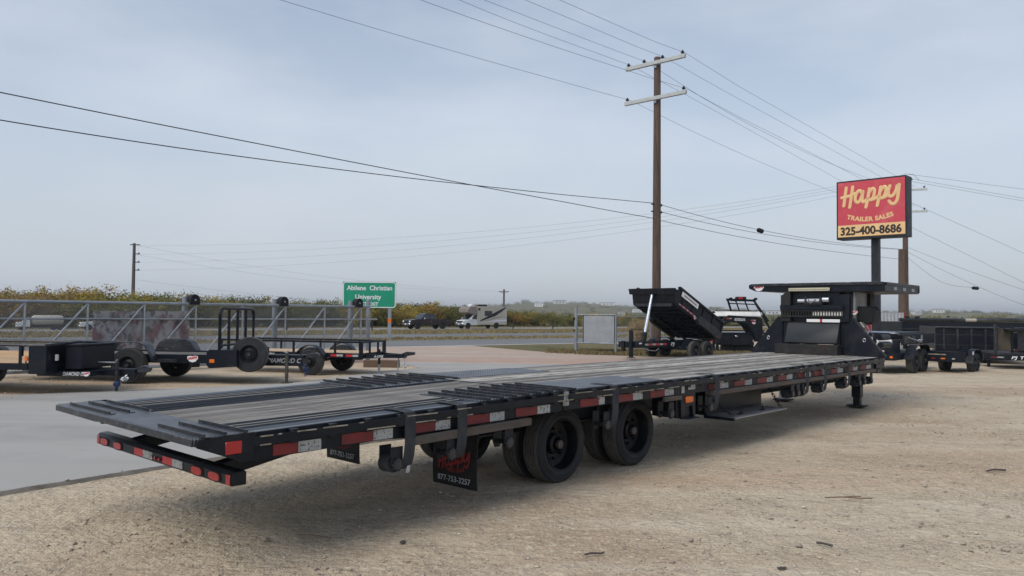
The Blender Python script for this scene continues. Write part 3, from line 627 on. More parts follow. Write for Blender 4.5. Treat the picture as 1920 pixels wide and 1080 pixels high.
# gooseneck: gussets, uprights, riser box, neck and upper deck
for side in (0, 1):
    T = (lambda t: t) if side == 0 else (lambda t: 2.57-t)
    pr = [(T(.0), .967), (T(.65), .967), (T(.65), 1.68), (T(.58), 1.68)]
    MB().prism(pr, 0, SF-.015, SF+.015).build('gusset_plate', 'black', FB, .003)
    MB().bar((SF, T(-.005), .972), (SF, T(.585), 1.69), .05, .02, (1, 0, 0)).build('gusset_flange', 'worn' if side == 0 else 'black', FB, smooth=0)
    MB().tube([(SF-.022, T(.36)+.024*math.cos(a), 1.27+.032*math.sin(a)) for a in (k*math.pi/5 for k in range(11))], .009, 6).build('tie_ring', 'steel', FB)
    a, b_ = sorted((T(.6), T(.82)))
    b = MB(); b.prism([(a, .97), (b_, .97), (b_, 2.12), (a, 2.12)] if True else [], 0, SF+.0155, SF+.3).build('upright', 'black', FB, .004)
b = MB().prism([(1.94, 1.6), (1.94, 2.1), (1.82, 2.2), (1.75, 2.2), (1.75, 1.6)], 0, SF-.04, SF+.25).build('side_cheek', 'rust', FB, .004)
MB().prism([(.62, 1.6), (.62, 2.12), (.8, 2.12), (.8, 1.6)], 0, SF-.04, SF+.0).build('side_cheek', 'black', FB, .004)
B(8.78, 9.03, .76, 1.97, .973, 1.165).build('step_beam', 'rust', FB, .006)
MB().prism([(SF-.02, 1.58), (SF-.05, 1.56), (SF-.2, 1.2), (SF-.19, 1.19), (SF-.02, 1.17)], 1, .8, 1.8).build('lean_panel', 'slate', FB, .003)
B(SF-.01, SF+.2, .8, 1.82, 1.2, 1.6).build('riser_box', 'black', FB, smooth=0)
# slotted rack strip and the cross channel above it
sb = MB()
for k in range(23):
    t = .74+k*.052; sb.box(SF-.07, SF-.055, t, t+.017, 1.715, 1.8)
sb.box(SF-.07, SF-.055, .72, 1.94, 1.8, 1.83).box(SF-.07, SF-.055, .72, 1.94, 1.69, 1.715)
sb.build('slotted_strip', 'rust', FB, smooth=0)
B(SF-.09, SF+.1, .72, 1.94, 1.832, 1.92).build('cross_channel', 'gloss', FB, .004)
B(SF-.05, SF-.04, .74, 1.3, 1.72, 1.798).build('strip_backing', 'tarp', FB, smooth=0)
B(SF-.06, SF-.02, 1.16, 1.42, 1.59, 1.65).build('work_light', 'cleanwhite', FB, .004); B(SF-.06, SF-.02, .79, 1.12, 1.59, 1.65).build('work_light', 'cleanwhite', FB, .004)
B(SF-.064, SF-.018, 1.12, 1.16, 1.595, 1.65).build('red_clip', 'hred', FB, smooth=0)
b = MB().box(SF-.12, SF-.0, 1.1, 1.46, 1.925, 1.95)
WN = b.build('winch_base', 'rust', FB, .003)
MB().cyl((SF-.06, 1.16, 2.0), (SF-.06, 1.4, 2.0), .05, 14).build('winch_drum', 'steel', FB)
for t in (1.13, 1.42): B(SF-.12, SF, t-.02, t+.02, 1.93, 2.07).build('winch_bracket', 'worn', FB, .005)
MB().cyl((SF-.06, 1.44, 2.0), (SF-.06, 1.58, 2.0), .045, 14).build('winch_motor', 'chrome', FB); MB().cyl((SF-.06, .98, 2.02), (SF-.06, 1.1, 2.02), .055, 14).build('winch_gearbox', 'chrome', FB)
MB().tube([(SF-.1, 1.22, 2.04), (SF-.13, 1.27, 1.98), (SF-.1, 1.33, 1.955), (SF-.12, 1.36, 2.03)], .012, 6).build('winch_rope', 'grey', FB)
B(SF+.05, SF+.6, .83, 1.74, 1.6, 2.17).build('neck_box', 'gloss', FB, smooth=0)
MB().prism([(.6, 2.165), (.6, 1.55), (.58, 1.5), (.56, 1.5), (.56, 2.165)], 0, SF+.1, SF+.75).build('side_plate', 'grey', FB, .003)
B(SF+.75, SF+1.0, .5, .63, 1.7, 2.16).build('neck_gusset', 'rubber', FB, .01)
MB().prism([(.56, 1.9), (.3, 1.9), (.24, 1.82), (.28, 1.6), (.36, 1.55), (.5, 1.62), (.56, 1.6)], 0, SF+.2, SF+.55).build('rubber_flap', 'rubber', FB, .02)
MB().tube([(SF+.2, .5, 1.6), (SF+.15, .42, 1.5), (SF+.2, .36, 1.4), (SF+.1, .42, 1.3), (SF+.12, .3, 1.22)], .018, 6).tube([(SF+.3, .45, 1.6), (SF+.2, .36, 1.48), (SF+.3, .3, 1.36), (SF+.2, .36, 1.25)], .014, 6).build('air_hose', 'grey', FB)
MB().cyl((SF+.25, .18, 1.32), (SF+.75, .18, 1.32), .055, 12).cyl((SF+.25, .16, 1.18), (SF+.75, .16, 1.18), .06, 12).build('tube_holder', 'black', FB)
sticker((SF+.09, .58, 1.78), (0, -1, 0), (0, 0, 1), .13, FB)
b = MB().prism([(0, 2.17), (0, 2.345), (2.6, 2.345), (2.64, 2.33), (2.64, 2.26), (2.5, 2.2), (1.6, 2.17)], 0, SF, SF+2.1).build('upper_deck', 'gloss', FB, .008)
B(SF-.025, SF-.001, .02, 2.58, 2.30, 2.35).build('deck_lip', 'worn', FB, .003)
for k in range(4): B(SF+.1, SF+2.08, .15+k*.6, .15+k*.6+.5, 2.346, 2.36).build('deck_board', 'plankd', FB, smooth=0)
B(SF+.05, SF+2.1, -.016, -.001, 2.29, 2.345).build('rub_rail', 'gloss', FB, .002)
B(SF+2.08, SF+2.14, -.01, 2.6, 2.19, 2.33).build('deck_front', 'black', FB, .01)
for a in (.5, 1.05, 1.6):
    B(SF+a, SF+a+.18, -.006, -.002, 2.21, 2.27).build('white_tape', 'white', FB, smooth=0)
MB().box(SF-.06, SF-.026, .98, 1.78, 2.19, 2.255).build('light_bar', 'lightbar', FB, .008)
b = MB()
for k in range(26): b.box(SF-.064, SF-.059, 1.0+k*.03, 1.0+k*.03+.006, 2.195, 2.25)
b.box(SF-.064, SF-.059, .99, 1.77, 2.219, 2.225); b.build('light_bar_grid', 'grey', FB, smooth=0)
sticker((SF-.003, 2.42, 2.272), (0, -1, 0), (0, 0, 1), .21, FB)
for t in (1.0, 1.55): B(SF+1.1, SF+1.25, t-.07, t+.07, 1.0, 2.2).build('king_post', 'black', FB, smooth=0) if t == 1.0 else None
# ------------------------------------------------------------------ trailers parked on the gravel island (left)
def hexfender(parent, x, y0, y1, r, top, m='black', panel=None):
    pr = [(-r*1.32, top-.42), (-r*.92, top-.08), (-r*.6, top), (r*.6, top), (r*.92, top-.08), (r*1.32, top-.42)]
    out = pr+[(a*.975, b_-.014) for a, b_ in reversed(pr)]
    o = MB().prism([(x+a, b_) for a, b_ in out], 1, y0, y1).build('fender', m, parent, .002)
    if panel is not None: MB().prism([(x+a, b_-.012) for a, b_ in pr], 1, panel, panel+.008).build('fender_panel', 'worn' if m == 'worn' else m, o, smooth=0)
    return o
# --- middle one: single axle equipment trailer with a stake rack and spare wheel
TB = thing('equipment_trailer', 'low black equipment trailer with upright stake rack and big spare wheel on its nose', 'trailer', (-8.7, 18.99, 0), R(-5))
B(-3.2, 1.85, -.86, .86, .6, .64).build('deck', 'plankd', TB, smooth=0)
for y in (-1, 1):
    a, b_ = sorted((y*.87, y*.93)); B(-3.2, 1.9, a, b_, .48, .68).build('side_rail', 'gloss', TB, .006)
    hexfender(TB, .03, *sorted((y*.9, y*1.2)), .46, .96, 'worn', panel=.9 if y > 0 else None)
    wheel(TB, 0, y*1.16, .41, 0 if y < 0 else math.pi, 'single', .41, .235, .205)
B(.55, 1.1, -1.0, -.93, .5, .57).build('step', 'worn', TB, .004)
B(-3, 1.8, -.4, .4, .45, .55).build('frame', 'black', TB)
MB().prism([(1.85, .37), (2.5, .42), (2.5, .8), (1.85, .8), (1.78, .74), (1.78, .45)], 1, -.95, .95).build('front_box', 'gloss', TB, .01)
B(1.86, 1.98, -.956, -.95, .5, .58).build('amber_lamp', 'orange', TB, .003)
rk = MB(); y0, y1 = -.92, .92
rk.tube([(2.08, y0, .8), (2.08, y0, 1.62), (2.08, y0+.05, 1.71), (2.08, y0+.14, 1.75), (2.08, y1-.14, 1.75), (2.08, y1-.05, 1.71), (2.08, y1, 1.62), (2.08, y1, .8)], .04, 8)
RK = rk.tube([(2.08, y0, .9), (2.08, y1, .9)], .03, 8).build('stake_rack', 'gloss', TB)
ub = MB().cyl((0, 0, .8), (0, 0, 1.73), .035, 8).mesh('rack_bar', 'gloss')
for y in (-.46, 0, .46): link('rack_bar', ub, RK, (2.08, y, 0))
TG = MB().box(2.5, 3.78, -.18, .18, .4, .66).prism([(2.4, .62), (3.0, .52), (3.0, .45), (2.4, .42)], 1, -.5, .5).build('tongue', 'gloss', TB, .006)
letters('DIAMOND C', (3.32, -.18, .53), (1, 0, 0), (0, 0, 1), .11, 'flapwhite', TG, .85, .015, .25)
MB().cyl((3.42, -.24, .12), (3.42, -.24, .7), .04, 10).box(3.3, 3.54, -.34, -.14, .0, .02).cyl((3.42, -.24, .02), (3.42, -.24, .5), .035, 8).build('jack', 'khaki', TB)
MB().tube([(3.42, -.24, .7), (3.36, -.28, .74), (3.48, -.36, .72), (3.5, -.38, .78)], .014, 6).build('jack_handle', 'steel', TB)
MB().prism([(3.78, .58), (4.1, .6), (4.14, .68), (4.04, .72), (3.78, .66)], 1, -.06, .06).build('coupler', 'worn', TB, .01)
chain([(3.78, -.14, .5), (3.84, -.2, .3), (3.92, -.22, .36), (3.86, -.2, .18)], .01, 'blue', TB, link_len=.08)
MB().tube([(3.75, -.19, .66), (3.68, -.24, .78), (3.86, -.22, .75), (3.95, -.2, .8)], .012, 6).build('wiring', 'cable', TB)
wheel(TB, 2.72, -.78, .69, R(8), 'single', .41, .235, .205, name='spare_wheel')
B(2.68, 2.76, -.55, .0, .6, .72).build('spare_bracket', 'black', TB)
sticker((1.45, -.935, .585), (1, 0, 0), (0, 0, 1), .25, TB)
# --- left one: deck trailer with a chest on its tongue
TA = thing('deck_trailer', 'black timber edged trailer with large black chest on its tongue at lot edge', 'trailer', (-11.75, 16.3, 0), R(-3))
for y in (-1, 1):
    a, b_ = sorted((y*.88, y*.96)); B(-4.2, 2.35, a, b_, .5, .62).build('side_frame', 'gloss', TA, .005)
    a, b_ = sorted((y*.9, y*.95)); B(-4.2, 2.3, a, b_, .63, .77).build('timber_board', 'newwood', TA, .003)
    MB().cyl((-4.2, y*.93, .985), (2.7 if y < 0 else 3.0, y*.93, .985), .03, 8).build('top_rail', 'worn', TA)
    for x in (-3.6, -2.4, -1.2, 2.2): B(x-.03, x+.03, y*.93-.03, y*.93+.03, .62, .97).build('rail_post', 'gloss', TA, smooth=0)
    for x in (.1, -.85): wheel(TA, x, y*1.12, .38, 0 if y < 0 else math.pi, 'single', .38, .22, .2)
    hexfender(TA, -.37, *sorted((y*.97, y*1.16)), .85, .9, 'worn', panel=1.0 if y > 0 else None)
MB().cyl((2.7, -.93, .985), (3.0, -.3, 1.04), .026, 8).cyl((3.0, .93, .985), (3.0, -.3, 1.04), .026, 8).build('top_rail', 'worn', TA)
B(-4.2, 2.3, -.88, .88, .6, .63).build('deck', 'newwood', TA, smooth=0)
B(2.36, 2.72, -.95, .95, .42, 1.0).build('front_wall', 'gloss', TA, .006)
B(2.3, 2.36, -.975, -.945, .68, .76).build('amber_lamp', 'orange', TA, .003)
MB().cyl((2.78, -.72, .68), (2.78, -.72, .8), .05, 10).build('gas_strut', 'chrome', TA)
CH = B(2.85, 3.2, -.55, .6, .5, .96).build('tool_chest', 'gloss', TA, .012); B(2.83, 3.22, -.57, .62, .96, 1.0).build('chest_lid', 'black', CH, .01)
TG = MB().box(2.3, 4.05, -.12, .12, .34, .48).prism([(2.3, .46), (3.4, .46), (3.4, .36), (2.3, .36)], 1, -.6, .6).build('tongue', 'gloss', TA, .006)
letters('DIAMOND C', (3.05, -.602, .41), (1, 0, 0), (0, 0, 1), .075, 'cleanwhite', TG, .42, .012, .25)
sticker((3.32, -.602, .41), (1, 0, 0), (0, 0, 1), .15, TG)
MB().cyl((3.72, -.2, .1), (3.72, -.2, .62), .035, 10).box(3.66, 3.78, -.26, -.14, 0, .018).cyl((3.72, -.2, 0), (3.72, -.2, .2), .03, 8).build('jack', 'worn', TA)
MB().tube([(3.3, -.16, .62), (3.68, -.2, .62), (3.72, -.2, .68)], .016, 6).build('jack_handle', 'steel', TA)
MB().prism([(4.05, .4), (4.3, .42), (4.34, .5), (4.2, .56), (4.05, .5)], 1, -.06, .06).build('coupler', 'worn', TA, .01)
chain([(3.9, -.14, .36), (3.82, -.2, .25), (3.95, -.2, .3), (3.85, -.18, .22)], .013, 'steel', TA, link_len=.09)
MB().lathe([(-.05, .0), (-.05, .055), (.05, .055), (.05, 0)], 10, (3.76, -.26, .19)).prism([(3.7, .2), (3.82, .2), (3.76, .1)], 1, -.31, -.22).build('coupler_lock', 'blue', TA)
# --- right one: utility trailer with tube rails
TU = thing('utility_trailer', 'small black utility trailer with open tube rails and round fenders', 'trailer', (-5.12, 21.68, 0), R(-15))
L0, L1, HW = -2.9, 1.38, .76
for y in (-1, 1):
    B(L0, L1, *sorted((y*HW, y*(HW-.06))), .47, .6).build('side_frame', 'gloss', TU, .004)
    B(L0, L1, *sorted((y*HW, y*(HW-.05))), .87, .92).build('top_rail', 'gloss', TU, .004)
    for x in (L0+.03, -1.9, -.62, .62, L1-.03): B(x-.025, x+.025, *sorted((y*(HW-.004), y*(HW-.046))), .6, .87).build('rail_post', 'gloss', TU, smooth=0)
    wheel(TU, 0, y*1.0, .372, 0 if y < 0 else math.pi, 'single', .372, .2, .185)
    fp = [(math.cos(a)*.44, .372+math.sin(a)*.44) for a in (R(12)+k*R(156)/10 for k in range(11))]; fp += [(u*.97, .372+(v-.372)*.97) for u, v in reversed(fp)]
    MB().prism(fp, 1, *sorted((y*.79, y*1.02))).build('fender', 'gloss', TU)
    for x in (-1.55, .5, .95): 
        B(x, x+.18, *sorted((y*HW, y*(HW+.003))), .51, .565).build('red_tape', 'cleanred', TU, smooth=0); B(x+.18, x+.36, *sorted((y*HW, y*(HW+.003))), .51, .565).build('white_tape', 'white', TU, smooth=0)
for z0, z1 in ((.47, .6), (.87, .92)): B(L1, L1+.05, -HW, HW, z0, z1).build('front_rail', 'gloss', TU, .004)
for y in (-HW+.03, -.26, .26, HW-.03): B(L1+.004, L1+.046, y-.025, y+.025, .6, .87).build('rail_post', 'gloss', TU, smooth=0)
for k in range(6): B(L0+.05, L1-.02, -HW+.07+k*.232, -HW+.07+k*.232+.224, .58, .605).build('plank', 'newwood', TU, smooth=0)
tg = MB().bar((L1-.1, -.6, .52), (L1+.95, -.05, .52), .06, .1).bar((L1-.1, .6, .52), (L1+.95, .05, .52), .06, .1).build('tongue', 'gloss', TU)
letters('A-ONE', (L1+.35, -.40, .52), (.89, .46, 0), (0, 0, 1), .07, 'cleanwhite', tg, .25, .01, .2, off=.035)
MB().prism([(L1+.9, .5), (L1+1.22, .56), (L1+1.22, .63), (L1+1.0, .64), (L1+.85, .58)], 1, -.06, .06).build('coupler', 'worn', TU, .01)
MB().cyl((L1+.3, -.25, .3), (L1+.3, -.25, .7), .035, 8).build('jack', 'gloss', TU); MB().cyl((L1+.3, -.25, .06), (L1+.3, -.25, .3), .028, 8).box(L1+.22, L1+.38, -.32, -.18, .03, .06).build('jack_ram', 'galv', TU)
chain([(L1+.8, -.1, .5), (L1+.78, -.12, .1)], .009, 'steel', TU, link_len=.06); chain([(L1+.95, -.06, .5), (L1+.98, -.08, .2), (L1+1.08, -.06, .3)], .008, 'steel', TU, link_len=.05)
MB().cyl((L0+1.0, -.9, .38), (L0+1.0, .9, .38), .04, 8).cyl((0, -.9, .372), (0, .9, .372), .04, 8).build('axle', 'black', TU)
tag(B(-.2, .9, -.1, .1, 0, .22).build('timber_block', 'oldwood', None, .01, loc=(-4.35, 24.05, 0)), 'brown timber block lying on gravel behind the utility trailer', 'timber')

# ------------------------------------------------------------------ rolling gate and its posts
GA, GB_ = V((-13.2, 18.25, 0)), V((-5.0, 27.0, 0)); gd = (GB_-GA).normalized(); gl = (GB_-GA).length; gz = math.atan2(gd.y, gd.x)
G = thing('rolling_gate', 'long grey tubular rolling gate with chain link mesh behind the trailers', 'gate', GA, gz)
MB().cyl((0, 0, 1.88), (gl, 0, 1.88), .045, 10).build('top_rail', 'galv', G)
MB().cyl((0, 0, 1.45), (gl+.4, 0, 1.45), .025, 8).build('mid_rail', 'steel', G)
MB().cyl((0, 0, .12), (gl+.9, 0, .12), .04, 8).build('bottom_rail', 'steel', G)
up = MB().cyl((0, 0, .12), (0, 0, 1.86), .03, 8).mesh('upright', 'steel'); dg = MB().cyl((0, 0, .12), (1.42, 0, 1.86), .027, 8).mesh('diagonal_brace', 'steel')
k = 0; x = .1
while x < gl+.05:
    link('upright', up, G, (x, 0, 0))
    if x+1.45 < gl+.1: link('diagonal_brace', dg, G, (x+.03, .0, 0))
    x += 1.45
b = MB(); sp = .072; x = -1.75
while x < gl:                                   # woven wires both ways
    for sgn in (1, -1):
        x0, x1 = (x, x+1.75) if sgn > 0 else (x+1.75, x); z0, z1 = .12, 1.87
        for cl_, in ((0,),):
            if sgn > 0:
                a = max(0, -x0); c = min(1.75, gl-x0)
                if c <= a: continue
                p, q = (x0+a, .03, z0+a), (x0+c, .03, z0+c)
            else:
                a = max(0, x0-gl); c = min(1.75, x0)
                if c <= a: continue
                p, q = (x0-a, .036, z0+a), (x0-c, .036, z0+c)
            b.tube([p, q], .0052, 3, caps=False)
    x += sp
tag(b.build('wire_mesh', 'meshwire', G), kind='stuff')
MB().add([(3.15+6.0*0, .06, .45), (5.75, .06, .35), (5.75, .06, 1.68), (3.15, .06, 1.66), (3.15, .068, .45), (5.75, .068, .35), (5.75, .068, 1.68), (3.15, .068, 1.66)], [(0, 1, 2, 3), (7, 6, 5, 4), (0, 4, 5, 1), (1, 5, 6, 2), (2, 6, 7, 3), (3, 7, 4, 0)]).build('mesh_banner', 'banner', G, smooth=0)
for i, (px, lab) in enumerate(((352, 'grey round gate post with black roller housing nearest the stake rack side'), (521, 'grey round gate post with black roller housing just right of the stake rack'), (663, 'grey round gate post with roller housing under the green highway sign'))):
    p_ = (px-960)/1456.63; t_ = (GA.y*p_-GA.x)/(gd.x-gd.y*p_); P = GA+gd*t_
    GP = thing('gate_post', lab, 'post', P+V((gd.y*.0, 0, 0))+V((-gd.y, gd.x, 0))*.16, gz, 'roller posts holding the gate')
    MB().cyl((0, 0, 0), (0, 0, 2.08), .085, 14).build('post_tube', 'galv', GP)
    pr = [(-.14, 1.86), (.14, 1.86), (.14, 2.02)]+[(.14*math.cos(a), 2.02+.14*math.sin(a)) for a in (k*math.pi/6 for k in range(1, 6))]+[(-.14, 2.02)]
    RH = MB().prism([(u+.17, v) for u, v in pr], 1, -.3, -.05).build('roller_housing', 'rubber', GP, .01)
    MB().cyl((.17, -.31, 2.0), (.17, -.29, 2.0), .03, 8).build('roller_bolt', 'steel', RH)
    B(.05, .35, -.3, -.05, .06, .3).build('guide_roller', 'rubber', GP, .02)
p_ = (691-960)/1456.63
GP = thing('latch_post', 'thin grey latch post at the end of the rolling gate', 'post', (p_*27.3, 27.3, 0)); MB().cyl((0, 0, 0), (0, 0, 2.1), .075, 14).lathe([(0, 0)]*0 or [(-.0, .0), (.0, .0)], 6).build('post_tube', 'galv', GP); MB().tube([(0, 0, 2.1), (0, 0, 2.14), (0, 0, 2.16)], [.085, .075, .02], 12).build('post_cap', 'galv', GP)

# ------------------------------------------------------------------ panel of fence right of the drive
FP = thing('swing_gate', 'grey tube gate frame holding a pale perforated panel by the road', 'gate', (2.9, 34.97, 0), math.atan2(-2.6, 1.6)*0+R(-33))
gate_r = 1.95
MB().cyl((0, 0, 0), (0, 0, 2.02), .075, 12).build('gate_post', 'galv', FP)
for z in (.42, 1.68): MB().cyl((.06, 0, z), (gate_r, 0, z), .03, 8).build('cross_rail', 'galv', FP)
MB().cyl((gate_r, 0, .05), (gate_r, 0, 1.72), .04, 8).cyl((.35, 0, .42), (.35, 0, 1.68), .02, 6).build('frame_post', 'galv', FP)
B(.37, gate_r-.05, -.012, .012, .47, 1.62).build('perforated_panel', 'panel', FP, smooth=0)
for s0, s1 in ((.36, .39), (gate_r-.07, gate_r-.04)): B(s0, s1, -.02, .02, .44, 1.65).build('panel_edge', 'gloss', FP, smooth=0)
b = MB()
for k in range(40): b.box(.4+k*.036, .4+k*.036+.006, -.0145, -.012, .48, 1.61)
for k in range(26): b.box(.38, gate_r-.06, -.0165, -.0146, .5+k*.043, .506+k*.043)
tag(b.build('panel_grid', 'galv', FP, smooth=0), kind='stuff')
B(-.09, -.02, -.12, -.06, 1.45, 1.55).build('hinge', 'gloss', FP); B(-.1, .0, -.1, .1, .93, 1.0).build('latch', 'rust', FP)
FE = thing('chain_link_fence', 'low grey chain link fence running on behind the raised dump trailer', 'fence', (4.55, 33.9, 0), R(37))
for z in (.35, 1.6): MB().cyl((0, 0, z), (4.6, 0, z), .025, 6).build('rail', 'galv', FE)
pm_ = MB().cyl((0, 0, 0), (0, 0, 1.66), .035, 8).mesh('fence_post', 'galv')
for k in range(3): link('fence_post', pm_, FE, (k*2.2, 0, 0))
b = MB(); x = -1.3
while x < 4.6:
    for sgn in (1, -1):
        for_ = (max(0, x), min(4.6, x+1.3))
        if for_[1] > for_[0]:
            a, c = for_
            z0, z1 = (.35+a-x, .35+c-x) if sgn > 0 else (1.6-(a-x), 1.6-(c-x))
            b.tube([(a, .03+.004*sgn, z0), (c, .03+.004*sgn, z1)], .0032, 3, caps=False)
    x += .09
tag(b.build('wire_mesh', 'meshwire', FE), kind='stuff')
# ------------------------------------------------------------------ raised dump trailer
TD = thing('dump_trailer', 'black dump trailer with its bed tipped up on a silver ram', 'trailer', (6.45, 31.15, 0), math.atan2(-.66, -.75))
for y in (-1, 1):
    for x in (.02, -.84): wheel(TD, x, y*1.13, .345, math.pi if y > 0 else 0, 'single', .345, .22, .19, n=28)
    MB().box(-1.7, 2.7, *sorted((y*.42, y*.3)), .46, .68).build('side_beam', 'gloss', TD, .005)
BE = 1
for x0, k in ((2.05, 'white'), (1.82, 'cleanred'), (1.6, 'white'), (1.38, 'cleanred'), (1.16, 'white'), (.94, 'cleanred')): B(x0, x0+.2, .422, .426, .54, .61).build('reflective_tape', k, TD, smooth=0)
letters('PJ', (.55, .422, .575), (-1, 0, 0), (0, 0, 1), .12, 'cleanwhite', TD, .24, .02, .2)
B(-.35, -.25, .42, .428, .52, .56).build('amber_lamp', 'orange', TD); B(2.45, 2.6, .42, .426, .6, .65).build('white_sticker', 'cleanwhite', TD, smooth=0)
MB().box(2.7, 2.8, -.42, .42, .46, .68).build('cross_beam', 'gloss', TD); B(-1.8, -1.7, -.42, .42, .46, .68).build('cross_beam', 'gloss', TD); B(-.5, -.4, -1, 1, .3, .42).build('axle', 'gloss', TD)
MB().bar((2.8, .3, .57), (2.98, .08, .57), .08, .14).bar((2.8, -.3, .57), (2.98, -.08, .57), .08, .14).build('tongue', 'gloss', TD)
MB().prism([(2.95, .35), (3.06, .35), (3.06, .72), (2.95, .72)], 1, -.07, .07).build('coupler', 'black', TD, .01)
MB().box(2.81, 2.93, .2, .32, .12, 1.12).box(2.75, 2.99, .14, .38, .1, .12).build('jack', 'gloss', TD, .005)
MB().tube([(2.87, .26, 1.12), (2.87, .26, 1.16), (2.6, .36, 1.16), (2.35, .42, 1.13), (2.34, .42, .9)], .02, 6).build('jack_handle', 'gloss', TD)
MB().tube([(2.4, .3, .5), (2.1, .5, .36), (1.7, .5, .33), (1.4, .4, .42)], .018, 6).build('air_hose', 'grey', TD)
for y in (-1, 1): hexfender(TD, -.42, *sorted((y*.72, y*.98)), .75, .78, 'gloss')
ph = R(25); hx, hz_ = -1.75, .74; ux, uz = math.cos(ph), math.sin(ph); nx, nz_ = -uz, ux
def bed(l, h): return (hx+ux*l+nx*h, hz_+uz*l+nz_*h)
Lb, Hb = 3.2, .64
BED = MB().add([(*bed(l, h)[:1], y, bed(l, h)[1]) for l in (0, Lb) for y in (-.98, .98) for h in (0, .05)], [(0, 1, 3, 2), (4, 6, 7, 5), (0, 4, 5, 1), (2, 3, 7, 6), (0, 2, 6, 4), (1, 5, 7, 3)]).build('tipping_bed', 'gloss', TD, smooth=0)
rb_ = None
for k in range(9):
    l = .25+k*.345; P = [bed(l, -.09), bed(l+.07, -.09), bed(l+.07, -.002), bed(l, -.002)]
    MB().prism(P, 1, -.93, .93).build('bed_rib', 'black', BED, smooth=0)
for y in (-.5, .5): MB().prism([bed(.0, -.16), bed(2.6, -.16), bed(2.6, -.092), bed(0, -.092)], 1, y-.05, y+.05).build('bed_runner', 'gloss', BED, smooth=0)
for y in (-1, 1):
    y0, y1 = sorted((y*.98, y*1.03))
    SW = MB().prism([bed(0, -.02), bed(Lb, -.02), (bed(Lb, Hb)[0]+.36, bed(Lb, Hb)[1]+.02), bed(Lb, Hb), bed(0, Hb)], 1, y0, y1).build('side_wall', 'gloss', BED, .003)
    MB().prism([bed(-.02, Hb), bed(Lb+.1, Hb), bed(Lb+.1, Hb+.09), bed(-.02, Hb+.09)], 1, *sorted((y*.96, y*1.09))).build('top_rail', 'gloss', SW, .006)
    for l in (.05, .75, 1.45, 2.15, 2.85): MB().prism([bed(l, 0), bed(l+.08, 0), bed(l+.08, Hb-.003), bed(l, Hb-.003)], 1, *sorted((y*1.031, y*1.07))).build('stake', 'black', SW, smooth=0)
    MB().prism([bed(.2, -.12), bed(1.75, -.12), bed(1.95, -.02), bed(1.75, .2), bed(.2, .2)], 1, *sorted((y*1.032, y*1.2))).build('bed_fender', 'worn', SW, .006)
    for k in range(9): MB().prism([bed(1.95+k*.13, .06), bed(1.95+k*.13+.12, .06), bed(1.95+k*.13+.12, .115), bed(1.95+k*.13, .115)], 1, *sorted((y*1.072, y*1.077))).build('reflective_tape', 'cleanred' if k % 2 else 'white', SW, smooth=0)
    MB().prism([bed(1.95, Hb-.22), bed(Lb-.1, Hb-.22), bed(Lb-.1, Hb-.02), bed(1.95, Hb-.02)], 1, *sorted((y*1.071, y*1.08))).build('name_plate', 'cleanwhite', SW, smooth=0)
    MB().prism([bed(2.08, Hb-.15), bed(Lb-.25, Hb-.15), bed(Lb-.25, Hb-.09), bed(2.08, Hb-.09)], 1, *sorted((y*1.0795, y*1.083))).build('plate_print', 'grey', SW, smooth=0)
P = bed(1.95, .03); sticker((P[0], 1.078, P[1]), (-ux, 0, -uz), (nx, 0, nz_), .2, BED)
MB().prism([bed(Lb, -.02), bed(Lb+.06, -.02), (bed(Lb, Hb)[0]+.42, bed(Lb, Hb)[1]+.02), (bed(Lb, Hb)[0]+.36, bed(Lb, Hb)[1]+.02)], 1, -1.03, 1.03).build('front_wall', 'gloss', BED, .004)
P = (bed(Lb, Hb)[0]+.40, bed(Lb, Hb)[1]+.0); MB().prism([(P[0]-.03, P[1]-.14), (P[0]+.07, P[1]-.17), (P[0]+.13, P[1]+.06), (P[0]-.03, P[1]+.06)], 1, -1.12, 1.1).build('tarp_shroud', 'black', BED, .01)
P = bed(Lb, .02); MB().prism([(P[0]+.06, P[1]-.08), (P[0]+.12, P[1]-.08), (P[0]+.12, P[1]+.04), (P[0]+.06, P[1]+.02)], 1, -.9, .9).build('bed_lip', 'worn', BED)
a = V((1.85, .0, .66)); c = V((bed(Lb, Hb)[0]+.43, .0, bed(Lb, Hb)[1]-.2))
MB().cyl(a, a.lerp(c, .2), .1, 12).build('ram_barrel', 'black', TD); MB().cyl(a.lerp(c, .2), c, .062, 12).build('ram_rod', 'chrome', TD); MB().cyl(c+V((0, -.13, 0)), c+V((0, .13, 0)), .04, 8).build('ram_pin', 'black', TD)

# ------------------------------------------------------------------ gooseneck trailer seen side-on
TN = thing('gooseneck_trailer', 'black gooseneck trailer with white rolled tarp and arched neck behind the deck end', 'trailer', (9.25, 35.2, 0), R(6))
def arch(y0, y1):
    out = [(0, .9), (.0, 1.2), (.42, 1.62), (.6, 1.72), (1.95, 1.66), (2.2, 1.58), (2.2, .6), (1.85, .6), (1.75, .95), (1.55, 1.25), (1.35, 1.38), (.7, 1.4), (.5, 1.35), (.15, 1.02), (.12, .9)]
    return MB().prism(out, 1, y0, y1)
for y in (0, .8):
    A = arch(y, y+.12).build('neck', 'gloss', TN, .006)
letters('GOODGUYS', (1.12, 0, 1.53), (1, 0, -.03), (.03, 0, 1), .12, 'cleanwhite', TN, .5, .02)
for x, z, rz_ in ((.62, 1.57, 0), (1.75, 1.5, 0), (.28, 1.36, 45)):
    d = V((math.cos(R(rz_)), 0, math.sin(R(rz_)))); u = V((-d.z, 0, d.x)); c = V((x, -.004, z))
    for k, m_ in ((-1, 'cleanred'), (1, 'white')): MB().bar(c+d*(.01*k), c+d*(.12*k), .008, .055, (0, 1, 0) if 0 else (-d.z, 0, d.x)).build('reflective_tape', m_, TN, smooth=0)
